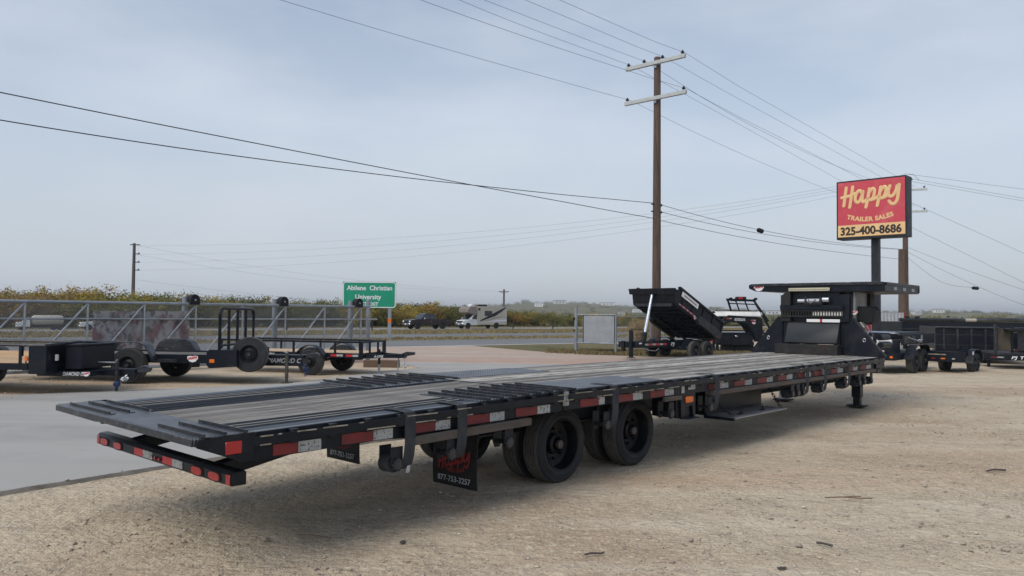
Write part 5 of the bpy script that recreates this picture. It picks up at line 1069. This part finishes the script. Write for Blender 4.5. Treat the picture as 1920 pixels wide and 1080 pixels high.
for kd, pts in WIRES:
    la, gr, r_, m_ = LABW[kd]; la = LABL[kd].pop(0); pts = [V(p) for p in pts]; b = MB()
    q = []
    for i in range(len(pts)-1):
        a_, b_, c_, d_ = pts[max(i-1, 0)], pts[i], pts[i+1], pts[min(i+2, len(pts)-1)]
        for j in range(4):
            t_ = j/4; q.append(b_.lerp(c_, t_) if kd == 'power' and i in (4, 5) else .5*((2*b_)+(c_-a_)*t_+(2*a_-5*b_+4*c_-d_)*t_*t_+(3*b_-a_-3*c_+d_)*t_**3))
    q.append(pts[-1]); tag(b.tube(q, r_, 6).build('power_line' if kd in ('power', 'far', 'far2', 'right') else 'telephone_cable', m_), la, 'cable', gr)
def splice(p, d, lab):
    o = MB().tube([(-.3, 0, 0), (-.22, 0, 0), (-.18, 0, 0), (.18, 0, 0), (.22, 0, 0), (.3, 0, 0)], [.02, .05, .12, .12, .05, .02], 10).build('splice_case', 'rubber', None, loc=p); o.rotation_euler = (0, R(5), math.atan2(d.y, d.x)); tag(o, lab, 'splice case')
splice((13.07, 40.87, 6.2), V((21.4, 20.5, 0)), 'black splice case hanging on the cable between tall pole and sign')
splice((33.45, 56.05, 3.86), V((1, 0, 0)), 'small black splice case on the cable right of the sign')

# ------------------------------------------------------------------ vehicles on the highway
def arch_profile(base, wheels_, r, x0, x1):     # bottom edge with wheel arches, from x1 back to x0
    out = [(x1, base)]
    for wx in sorted(wheels_, reverse=True): out += [(wx+r*math.cos(a), max(base, .36+r*math.sin(a))) for a in (k*math.pi/8 for k in range(9))]
    return out+[(x0, base)]
def pickup(label, paint, loc, rz, sc=.86):
    T = thing('pickup_truck', label, 'pickup truck', loc, rz); T.scale = (sc, sc, sc)
    wx = (-1.72, 1.78); hw = .98
    pr = [(-2.82, .58), (-2.84, 1.12), (-.78, 1.15), (1.05, 1.17), (2.55, 1.1), (2.78, .98), (2.84, .6)]+arch_profile(.5, wx, .5, -2.8, 2.8)
    BD = MB().prism(pr, 1, -hw, hw).build('body', paint, T, .02)
    cab = MB(); cp = [(-.78, 1.15), (-.62, 1.82), (-.4, 1.88), (.45, 1.88), (.62, 1.82), (1.38, 1.17)]
    vs = [(x, -(hw-.06-.17*(z-1.15)/.7), z) for x, z in cp]+[(x, (hw-.06-.17*(z-1.15)/.7), z) for x, z in cp]; n = len(cp)
    cab.add(vs, [tuple(range(n)), tuple(range(2*n-1, n-1, -1))]+[(i, i+n, (i+1) % n+n, (i+1) % n) for i in range(n)]).build('cab', paint, T, .02)
    for s in (-1, 1):
        for (xa, xb, xc, xd) in ((-.68, -.56, .02, .02), (.1, .1, .52, 1.12)):
            f = lambda z: s*(hw-.06-.17*(z-1.15)/.7+.004)
            MB().add([(xa, f(1.22), 1.22), (xb, f(1.76), 1.76), (xc, f(1.76), 1.76), (xd, f(1.22), 1.22)]+[(a, f(z)-s*.02, z) for a, z in ((xa, 1.22), (xb, 1.76), (xc, 1.76), (xd, 1.22))], [(0, 1, 2, 3), (7, 6, 5, 4), (0, 4, 5, 1), (1, 5, 6, 2), (2, 6, 7, 3), (3, 7, 4, 0)]).build('side_window', 'glass', T, smooth=0)
        MB().box(.85, 1.0, *sorted((s*(hw-.08), s*(hw+.14))), 1.2, 1.36).build('mirror', 'chrome', T, .02)
        B(2.70, 2.82, *sorted((s*.6, s*.94)), .84, 1.0).build('headlight', 'cleanwhite', T, .01)
        for x in wx: wheel(T, x, s*(hw-.01), .4, 0 if s < 0 else math.pi, 'single', .4, .27, .25, n=24)
        B(-2.845, -2.8, *sorted((s*.82, s*.97)), .75, 1.05).build('tail_light', 'lens', T, smooth=0)
        for z in (.94,): B(-.1, .05, *sorted((s*hw, s*(hw+.02))), .92, .95).build('door_handle', 'chrome', T)
    MB().add([(.66, -.76, 1.8), (.66, .76, 1.8), (1.345, .87, 1.2), (1.345, -.87, 1.2), (.69, -.76, 1.81), (.69, .76, 1.81), (1.365, .87, 1.215), (1.365, -.87, 1.215)], [(3, 2, 1, 0), (4, 5, 6, 7), (0, 1, 5, 4), (1, 2, 6, 5), (2, 3, 7, 6), (3, 0, 4, 7)]).build('windscreen', 'glass', T, smooth=0)
    GR = B(2.76, 2.83, -.58, .58, .74, 1.02).build('grille', 'glass', T, .01); B(2.82, 2.845, -.56, .56, .88, .93).build('grille_bar', 'chrome', GR, smooth=0)
    B(2.72, 2.96, -.94, .94, .48, .72).build('bumper', 'chrome', T, .04); B(2.955, 2.97, -.2, .2, .55, .64).build('number_plate', 'cleanwhite', T, smooth=0)
    B(-2.4, -1.0, -.8, .8, 1.13, 1.19).build('bed_cover', 'rubber', T, smooth=0)
    return T
hdg = math.atan2(-.6, -.8)
pickup('dark brown pickup truck driving on the highway beyond the green sign', 'carbrown', rq(41.6, 70.2), hdg)
pickup('white pickup truck on the highway seen through the gate mesh', 'carwhite', rq(11.4, 71.0), hdg, .6)
RV = thing('camper_van', 'white and tan motorhome with dark swoosh stripes driving on the highway', 'motorhome', rq(48.6, 70.6), hdg); RV.scale = (.8, .8, .8)
hw = 1.15
MB().prism([(-3.75, .6), (-3.75, 3.05), (1.2, 3.05), (1.2, 1.15), (1.0, .6)]+[q for q in arch_profile(.55, (-2.0,), .5, -3.75, 1.0)], 1, -hw, hw).build('house_body', 'rvtan', RV, .03)
MB().prism([(1.2, 1.9), (1.2, 3.05), (2.3, 3.02), (2.75, 2.7), (2.78, 2.2), (2.4, 2.1), (1.7, 1.92)], 1, -hw, hw).build('cabover_bunk', 'rvcap', RV, .05)
MB().prism([(1.0, .5), (1.0, 1.95), (1.7, 1.95), (2.5, 1.22), (3.25, 1.12), (3.35, .95), (3.38, .5)]+arch_profile(.5, (2.55,), .46, 1.0, 3.3)[1:-1], 1, -.95, .95).build('cab', 'carwhite', RV, .03)
MB().prism([(1.78, 1.9), (2.5, 1.25), (2.515, 1.262), (1.8, 1.91)], 1, -.86, .86).build('windscreen', 'glass', RV, smooth=0)
for s in (-1, 1):
    MB().prism([(1.15, 1.3), (1.15, 1.85), (1.6, 1.85), (2.05, 1.3)], 1, *sorted((s*.951, s*.96))).build('cab_window', 'glass', RV, smooth=0)
    B(-1.2, .05, *sorted((s*hw, s*(hw+.02))), 1.75, 2.45).build('side_window', 'glass', RV, .01); B(.75, 1.12, *sorted((s*hw, s*(hw+.02))), 2.5, 2.85).build('side_window', 'glass', RV, .01)
    MB().prism([(-3.7, 2.95), (-3.3, 2.95), (-1.8, 1.75), (.6, 1.05), (.9, 1.1), (-1.2, 1.6), (-2.6, 2.2)], 1, *sorted((s*(hw+.001), s*(hw+.006)))).prism([(-3.3, 1.75), (-1.6, 1.5), (.3, .95), (-1.4, 1.38)], 1, *sorted((s*(hw+.001), s*(hw+.006)))).build('swoosh_stripe', 'glass', RV, smooth=0)
    MB().prism([(-3.7, 1.3), (-1.8, 1.2), (.6, .8), (-1.0, .95), (-3.7, 1.05)], 1, *sorted((s*(hw+.001), s*(hw+.005)))).build('white_stripe', 'carwhite', RV, smooth=0)
    MB().box(2.1, 2.25, *sorted((s*.97, s*1.25)), 1.2, 1.5).build('mirror', 'carwhite', RV, .03); B(3.28, 3.36, *sorted((s*.6, s*.92)), .85, 1.05).build('headlight', 'chrome', RV, .01)
    for x in (-2.0, 2.55): wheel(RV, x, s*(hw-.05 if x < 0 else .93), .39, 0 if s < 0 else math.pi, 'single', .39, .25, .22, n=24)
B(3.3, 3.4, -.55, .55, .8, 1.05).build('grille', 'glass', RV, .01); B(3.32, 3.5, -.98, .98, .5, .74).build('bumper', 'chrome', RV, .03); B(3.495, 3.51, -.2, .2, .56, .66).build('number_plate', 'cleanwhite', RV, smooth=0)
B(-.9, .3, -.45, .45, 3.05, 3.32).build('roof_unit', 'rubber', RV, .08); MB().prism([(1.1, 3.05), (1.9, 3.04), (1.6, 3.4)], 1, -.4, .4).build('roof_vent', 'carwhite', RV, .02)
TK = thing('tank_truck', 'white tank truck on the highway seen through the gate mesh', 'tank truck', rq(7.6, 72.6), hdg); TK.scale = (.38, .38, .38)
MB().tube([(-3.2, 0, 2.1), (-3.1, 0, 2.1), (-2.6, 0, 2.1), (2.2, 0, 2.1), (2.7, 0, 2.1), (2.8, 0, 2.1)], [.3, .8, 1.05, 1.05, .8, .3], 18).build('tank', 'rvtan', TK); B(-3.2, 5.2, -.5, .5, .7, 1.0).build('chassis', 'black', TK)
MB().prism([(3.0, .7), (3.0, 2.6), (4.2, 2.6), (4.5, 1.7), (5.4, 1.6), (5.5, .7)], 1, -1.05, 1.05).build('cab', 'carwhite', TK, .04); MB().prism([(4.24, 2.5), (4.48, 1.75), (4.5, 1.76), (4.26, 2.51)], 1, -.9, .9).build('windscreen', 'glass', TK, smooth=0)
for s in (-1, 1):
    for x in (-2.4, -1.3, 4.6): wheel(TK, x, s*1.05, .5, 0 if s < 0 else math.pi, 'single', .5, .3, .28, n=24)
pm_ = B(-.06, .06, -.04, .04, 0, 1.0).mesh('post', 'cable'); 
for k, (r_, la) in enumerate(((33.2, 'thin dark roadside marker post left of the brown pickup'), (49.7, 'thin dark roadside marker post in front of the camper van'), (55.2, 'thin dark roadside marker post behind the camper van'), (25.0, 'thin dark roadside marker post seen through the gate'))):
    o = link('marker_post', pm_, None, rq(r_, 66.0)); tag(o, la, 'post')
# ------------------------------------------------------------------ trees
def leaf_mat(name, a, b_, rough=.75):
    m = bpy.data.materials.new(name); m.use_nodes = True; t = m.node_tree; b = t.nodes['Principled BSDF']; L = t.links.new; b.inputs['Roughness'].default_value = rough; b.inputs['Specular IOR Level'].default_value = .2
    ge = t.nodes.new('ShaderNodeNewGeometry'); oi = t.nodes.new('ShaderNodeObjectInfo'); x = t.nodes.new('ShaderNodeMix'); x.data_type = 'RGBA'
    x.inputs['A'].default_value = (*a, 1); x.inputs['B'].default_value = (*b_, 1); L(ge.outputs['Random Per Island'], x.inputs['Factor'])
    mr = t.nodes.new('ShaderNodeMapRange'); mr.inputs['To Min'].default_value = .7; mr.inputs['To Max'].default_value = 1.3; L(oi.outputs['Random'], mr.inputs['Value'])
    y = t.nodes.new('ShaderNodeMix'); y.data_type = 'RGBA'; y.blend_type = 'MULTIPLY'; y.inputs['Factor'].default_value = 1; L(x.outputs['Result'], y.inputs['A']); L(mr.outputs[0], y.inputs['B']); L(y.outputs['Result'], b.inputs['Base Color']); return m
K['olive'] = leaf_mat('olive_leaves', (.09, .098, .026), (.2, .19, .052)); K['yellow'] = leaf_mat('yellowing_leaves', (.22, .175, .035), (.4, .3, .065)); K['gold'] = leaf_mat('golden_leaves', (.27, .165, .03), (.42, .27, .06))
K['dark'] = leaf_mat('dark_leaves', (.045, .056, .02), (.1, .108, .038)); K['bare'] = leaf_mat('bare_twigs', (.24, .17, .08), (.38, .28, .14)); K['grassy'] = leaf_mat('dry_grass', (.16, .13, .06), (.3, .24, .13)); K['bark'] = mat('bark', (.06, .047, .036), .95)
def tree_meshes(seed, nl, wid, m, lf, droop=0):
    g = random.Random(seed); b = MB(); tips = []
    for s in range(g.choice((2, 3, 3))):
        a = g.uniform(0, 6.28); base = V((.06*math.cos(a), .06*math.sin(a), 0)); p = base; pts = [p]; dirn = V((math.cos(a)*.45, math.sin(a)*.45, 1)).normalized()
        for k in range(3): p = p+dirn*.17; dirn = (dirn+V((g.uniform(-.35, .35), g.uniform(-.35, .35), .05))).normalized(); pts.append(p)
        b.tube(pts, [.032, .026, .02, .014], 5)
        for q in pts[1:]:
            for j in range(4):
                a2 = g.uniform(0, 6.28); e = g.uniform(.1, .9); l = g.uniform(.2, .42)
                d = V((math.cos(a2)*wid, math.sin(a2)*wid, e)); mid = q+d*l*.5+V((0, 0, .03)); end = q+d*l
                b.tube([q, mid, end], [.012, .008, .003], 4); tips += [mid, end, end]
    tr = b.mesh('trunk', 'bark', smooth=60); tr.name = 'trunk'
    cb = MB(); zt_ = max(t.z for t in tips)
    clumps = [(t, g.uniform(.09, .17)) for t in tips]+[(V((g.uniform(-.5, .5)*wid, g.uniform(-.5, .5)*wid, g.uniform(.12, .5))), .13) for _ in range(12)]
    vs, fs = [], []
    for i in range(nl):
        c, r = g.choice(clumps); d = V((g.gauss(0, 1), g.gauss(0, 1), g.gauss(0, .75)))*r*.62; p = c+d
        if p.z < .04: p.z = .04+g.random()*.1
        n = V((g.uniform(-1, 1), g.uniform(-1, 1), g.uniform(-.4, 1))).normalized(); u = n.orthogonal().normalized(); u.rotate(Matrix.Rotation(g.uniform(0, 6.28), 3, n)); v = n.cross(u); s_ = lf*g.uniform(.6, 1.3)
        o_ = len(vs); 
        if m == 'bare': vs += [p-u*s_*1.6, p+u*s_*1.6+V((0, 0, s_)), p+v*s_*.16]; fs.append((o_, o_+1, o_+2))
        else: vs += [p-u*s_, p+v*s_*.55, p+u*s_, p-v*s_*.55]; fs.append((o_, o_+1, o_+2, o_+3))
    me = bpy.data.meshes.new('crown'); me.from_pydata([tuple(v) for v in vs], [], fs); me.materials.append(K[m]); return tr, me
KIND = [('olive', 'olive green'), ('yellow', 'yellow green'), ('dark', 'dark green'), ('gold', 'golden orange'), ('bare', 'half bare brown')]
VAR = {}
for i, (m, _) in enumerate(KIND): VAR[m] = [tree_meshes(20+i*7+j, 5200 if m != 'bare' else 4200, .95, m, .021 if m != 'bare' else .034) for j in range(2)]
def hgt(r):
    P = [(-20, 4.4), (5, 4.3), (18, 4.05), (26, 3.9), (34, 3.6), (47, 3.6), (56, 3.3), (63, 2.5), (75, 1.9), (120, 2.2)]
    for (a, ha), (c, hc) in zip(P, P[1:]):
        if a <= r <= c: return ha+(hc-ha)*(r-a)/(c-a)
    return 2
gt = random.Random(11); ntree = 0
def zone(r):
    return ('in the brown and yellow thicket at far left' if r < 13 else 'behind the gate below the grey pole' if r < 25 else 'behind the stake rack and gate posts' if r < 36 else 'behind the brown pickup' if r < 46 else 'behind the camper van' if r < 56 else 'right of the camper van' if r < 70 else 'beyond the pale panel and dump trailer')
def tree(m, r, q, h, wsc=1.0):
    tr, cr_ = gt.choice(VAR[m]); nm = dict(KIND)[m]
    T = thing('mesquite_tree', '%s mesquite tree %s' % (nm, zone(r)), 'tree', rq(r, q), gt.uniform(0, 6.28), '%s trees %s' % (nm, zone(r)))
    T.scale = (h*wsc, h*wsc, h); link('trunk', tr, T); link('crown', cr_, T)
for row, (qa, qb, step) in enumerate(((78.5, 81, 1.75), (82, 86, 1.9), (87, 93, 2.3))):
    r = -9.0
    while r < 112:
        h = hgt(r)*(1, 1.04, 1.1)[row]*gt.uniform(.82, 1.12)
        if r < 13: m = gt.choice(('yellow', 'yellow', 'bare', 'gold', 'olive'))
        elif r < 26: m = gt.choice(('olive', 'olive', 'yellow', 'dark', 'olive'))
        elif 43 < r < 48 and row == 0: m = gt.choice(('gold', 'gold', 'yellow'))
        elif r < 60: m = gt.choice(('olive', 'dark', 'olive', 'olive', 'yellow'))
        else: m = gt.choice(('olive', 'dark', 'yellow', 'gold', 'olive'))
        tree(m, r, gt.uniform(qa, qb), h*.95, gt.uniform(1.0, 1.4)); r += step*gt.uniform(.75, 1.3)*(1 if r < 62 else 1.7)
# bush behind the right hand trailers
tr, cr_ = VAR['olive'][0]; T = thing('bush', 'round olive bush rising behind the long trailer at far right', 'bush', (36.6, 60, 0), 1.0); T.scale = (2.7, 2.7, 2.6); link('trunk', tr, T); link('crown', cr_, T)
tr, cr_ = VAR['bare'][1]; T = thing('bush', 'thin bare brown shrub behind the frame of the raised dump trailer', 'bush', (7.2, 42.5, 0), .4); T.scale = (1.5, 1.5, 1.9); link('trunk', tr, T); link('crown', cr_, T)
# undergrowth and far woods: one mass each
def mass(name, items, m, lf, per, seed):
    g = np.random.default_rng(seed); n = len(items)*per; it = np.array(items); idx = np.repeat(np.arange(len(items)), per)
    c = it[idx, :3]; s = it[idx, 3]; d = g.normal(size=(n, 3)); d /= np.linalg.norm(d, axis=1)[:, None]; rr_ = g.random(n)**.4
    P = c+d*(rr_*s)[:, None]*np.array([1.25, 1.25, .62]); P[:, 2] = np.maximum(P[:, 2], c[:, 2]-s*.5)
    u = g.normal(size=(n, 3)); u /= np.linalg.norm(u, axis=1)[:, None]; v = np.cross(u, g.normal(size=(n, 3))); v /= np.linalg.norm(v, axis=1)[:, None]
    L_ = (lf*s*(.6+.8*g.random(n)))[:, None]
    vs = np.stack([P-u*L_, P+v*L_*.7, P+u*L_], 1).reshape(-1, 3); fs = np.arange(n*3, dtype=np.int32)
    me = bpy.data.meshes.new(name); me.vertices.add(n*3); me.vertices.foreach_set('co', vs.ravel()); me.loops.add(n*3); me.loops.foreach_set('vertex_index', fs)
    me.polygons.add(n); me.polygons.foreach_set('loop_start', np.arange(0, n*3, 3, dtype=np.int32)); me.polygons.foreach_set('loop_total', np.full(n, 3, np.int32)); me.update(); me.validate(); me.materials.append(K[m]); o = link(name, me); o['kind'] = 'stuff'; return o
mass('undergrowth', [(*rq(r, q), gt.uniform(.5, .95)) for r in np.arange(-14, 112, .55) for q in (gt.uniform(77.3, 79.5), gt.uniform(80, 90))], 'dark', .16, 60, 3)
it = []
for _ in range(1500):
    d = 150+1500*gt.random()**1.25; a = R(gt.uniform(-40, 44))
    if gt.random() < .35+.65*abs(math.sin(a*9+d*.011)): it.append((d*math.sin(a), d*math.cos(a), hill_z(d*math.sin(a), d*math.cos(a))+.6, gt.uniform(1.2, 2.6)*(1+d/1300)))
it1 = [q for k, q in enumerate(it) if k % 3]; it2 = [q for k, q in enumerate(it) if not k % 3]
mass('far_woods', it1, 'olive', .17, 90, 4); mass('far_woods', it2, 'dark', .17, 90, 5)
def tufts(name, pts, h, m, blades, seed, spread=.12):
    g = np.random.default_rng(seed); pts = np.array(pts); n = len(pts)*blades; c = np.repeat(pts, blades, 0); a = g.random(n)*6.283; r = g.random(n)*spread
    bx_ = c[:, 0]+np.cos(a)*r; by = c[:, 1]+np.sin(a)*r; hh = h*(.5+g.random(n)); lean = .5*g.random(n)*hh; a2 = g.random(n)*6.283; wd = .012+.0*hh
    wv = wd*(1+np.repeat(np.hypot(pts[:, 0], pts[:, 1]), blades)/14)
    A = np.stack([bx_-np.sin(a2)*wv, by+np.cos(a2)*wv, c[:, 2]], -1); B_ = np.stack([bx_+np.sin(a2)*wv, by-np.cos(a2)*wv, c[:, 2]], -1); C = np.stack([bx_+np.cos(a)*lean, by+np.sin(a)*lean, c[:, 2]+hh], -1)
    vs = np.stack([A, B_, C], 1).reshape(-1, 3); fs = np.arange(n*3, dtype=np.int32); me = bpy.data.meshes.new(name); me.vertices.add(n*3); me.vertices.foreach_set('co', vs.ravel()); me.loops.add(n*3); me.loops.foreach_set('vertex_index', fs)
    me.polygons.add(n); me.polygons.foreach_set('loop_start', np.arange(0, n*3, 3, dtype=np.int32)); me.polygons.foreach_set('loop_total', np.full(n, 3, np.int32)); me.update(); me.validate(); me.materials.append(K[m]); o = link(name, me); o['kind'] = 'stuff'
gp = lambda r0, r1, q0, q1, n: [tuple(rq(gt.uniform(r0, r1), gt.uniform(q0, q1))) for _ in range(n)]
tufts('verge_grass', gp(-10, 110, 54, 66, 9000)+gp(-5, 100, 42, 46, 1800)+gp(-10, 110, 75.8, 78.5, 2500), .1, 'grassy', 5, 8, .35)
# dry grass patch by the fence
px_ = []
for _ in range(2600):
    x = gt.uniform(1.6, 12.5); y = gt.uniform(31.5, 36.5)
    if y > 32.5+max(0, 3.2-x)*.8 and V((x, y, 0)).dot(RQ) < 33.2: px_.append((x, y, 0))
tufts('dry_grass', px_, .1, 'grassy', 7, 9, .2)
sheet('dry_grass_ground', [(1.4, 34.5), (3.2, 32.6), (6, 31.2), (13.5, 33.5), (14.5, 41), rq(31.5, 33.6), rq(22.5, 33.6)], .0125, 'dryfield')
# ------------------------------------------------------------------ distant town
for k, (px, d, wd, h_, m_, la) in enumerate(((1165, 620, 9, 4, 'carwhite', 'tiny white building on the plain left of the raised dump bed'), (1195, 800, 16, 4, 'tarp', 'long pale shed far off under the raised dump bed'), (1345, 520, 10, 3.5, 'carwhite', 'white shed far off between dump bed and tarp roll'), (1360, 760, 22, 5, 'corr', 'wide grey roofed store far behind the gooseneck'),
        (1450, 900, 26, 6, 'carwhite', 'long white warehouse far off left of the gooseneck'), (1012, 950, 18, 6, 'tarp', 'pale block on the hill right of the distant pole'), (1050, 1100, 30, 7, 'carwhite', 'white long building on the hill left of the swing gate'), (985, 1250, 22, 9, 'corr', 'grey building on the hill above the camper van'), (1140, 1150, 34, 6, 'tarp', 'pale long roof on the hill above the perforated panel'),
        (1718, 900, 14, 5, 'carwhite', 'tiny white house on the hill right of the brown pole'), (1760, 1050, 20, 6, 'tarp', 'pale house on the hill above the black trailers'))):
    p_ = (px-960)/1456.63; d = d/math.sqrt(1+p_*p_); x, y = p_*d, d; z = hill_z(x, y)
    wd, h_ = wd*.6, h_*.62; T = thing('building', la, 'building', (x, y, z-.1), gt.uniform(-.4, .4)); B(-wd/2, wd/2, -3, 3, 0, h_).build('wall', m_, T, smooth=0)
    MB().prism([(-3.3, h_), (3.3, h_), (0, h_+.9)], 0, -wd/2-.3, wd/2+.3).build('roof', 'corr' if k % 2 else 'rvcap', T, smooth=0)
    for j in range(3): B(-wd*.3+j*wd*.25, -wd*.3+j*wd*.25+wd*.1, -3.06, -3.0, h_*.35, h_*.7).build('window', 'glass', T, smooth=0)
# ------------------------------------------------------------------ bits lying on the gravel
def bit(name, lab, cat, x, y, b, m, rz=0): o = b.build(name, m, None, loc=(x, y, .012), smooth=30); o.rotation_euler = (0, 0, rz); tag(o, lab, cat)
def rock(s, seed):
    g = random.Random(seed); bm = bmesh.new(); bmesh.ops.create_icosphere(bm, subdivisions=2, radius=s); b = MB()
    vs = [(v.co.x*g.uniform(.8, 1.25), v.co.y*g.uniform(.7, 1.1), max(-.2*s, v.co.z*g.uniform(.55, .8))) for v in bm.verts]; b.add(vs, [[v.index for v in f.verts] for f in bm.faces]); bm.free(); return b
bit('scrap', 'flat black metal scrap on the gravel at the bottom edge', 'scrap', 1.826, 5.262, MB().prism([(-.035, -.012), (-.012, -.02), (.03, -.012), (.04, .006), (.006, .018), (-.03, .012)], 2, 0, .006), 'debris', .3)
bit('stick', 'short dark stick lying alone on pale gravel lower right', 'stick', 2.326, 5.803, MB().tube([(-.05, .02, .008), (0, 0, .012), (.055, -.03, .008)], .009, 6), 'debris', -.3)
bit('rock', 'brown grey pebble beside the lone dark stick', 'rock', 2.133, 5.783, rock(.026, 2), 'rock')
bit('scrap', 'bent dark wire scrap on gravel below the rear wheels', 'scrap', 0.597, 5.496, MB().tube([(-.07, -.01, .01), (-.02, .012, .014), (.05, .02, .01), (.07, .04, .012)], .007, 6), 'debris', 0)
bit('twig', 'dry forked twig lying on the gravel right of centre', 'twig', 3.126, 7.264, MB().tube([(-.2, .03, .01), (-.05, .0, .02), (.1, -.02, .012), (.22, -.05, .015)], .006, 5).tube([(-.05, 0, .02), (.08, .05, .012), (.16, .04, .014)], .005, 5), 'twig', .1)
bit('rock', 'dark round stone near the bottom left of the trailer shadow', 'rock', -0.784, 5.765, rock(.022, 5), 'debris')
bit('twig', 'thin reddish twig on gravel left of the mud flap shadow', 'twig', -1.467, 5.876, MB().tube([(-.13, .02, .01), (0, 0, .018), (.14, -.06, .01)], .0045, 5), 'twig', 0)
bit('rock', 'pale flat stone in the shade under the tail', 'rock', -1.801, 5.797, rock(.03, 8), 'rock')
bit('scrap', 'thin dark strip in the grass debris far right', 'scrap', 5.362, 8.630, MB().tube([(-.12, 0, .01), (0, .03, .016), (.13, .01, .01)], .01, 5), 'debris', .2)
bit('rock', 'grey brown stone right of the wire scrap', 'rock', 1.364, 5.891, rock(.02, 11), 'rock')
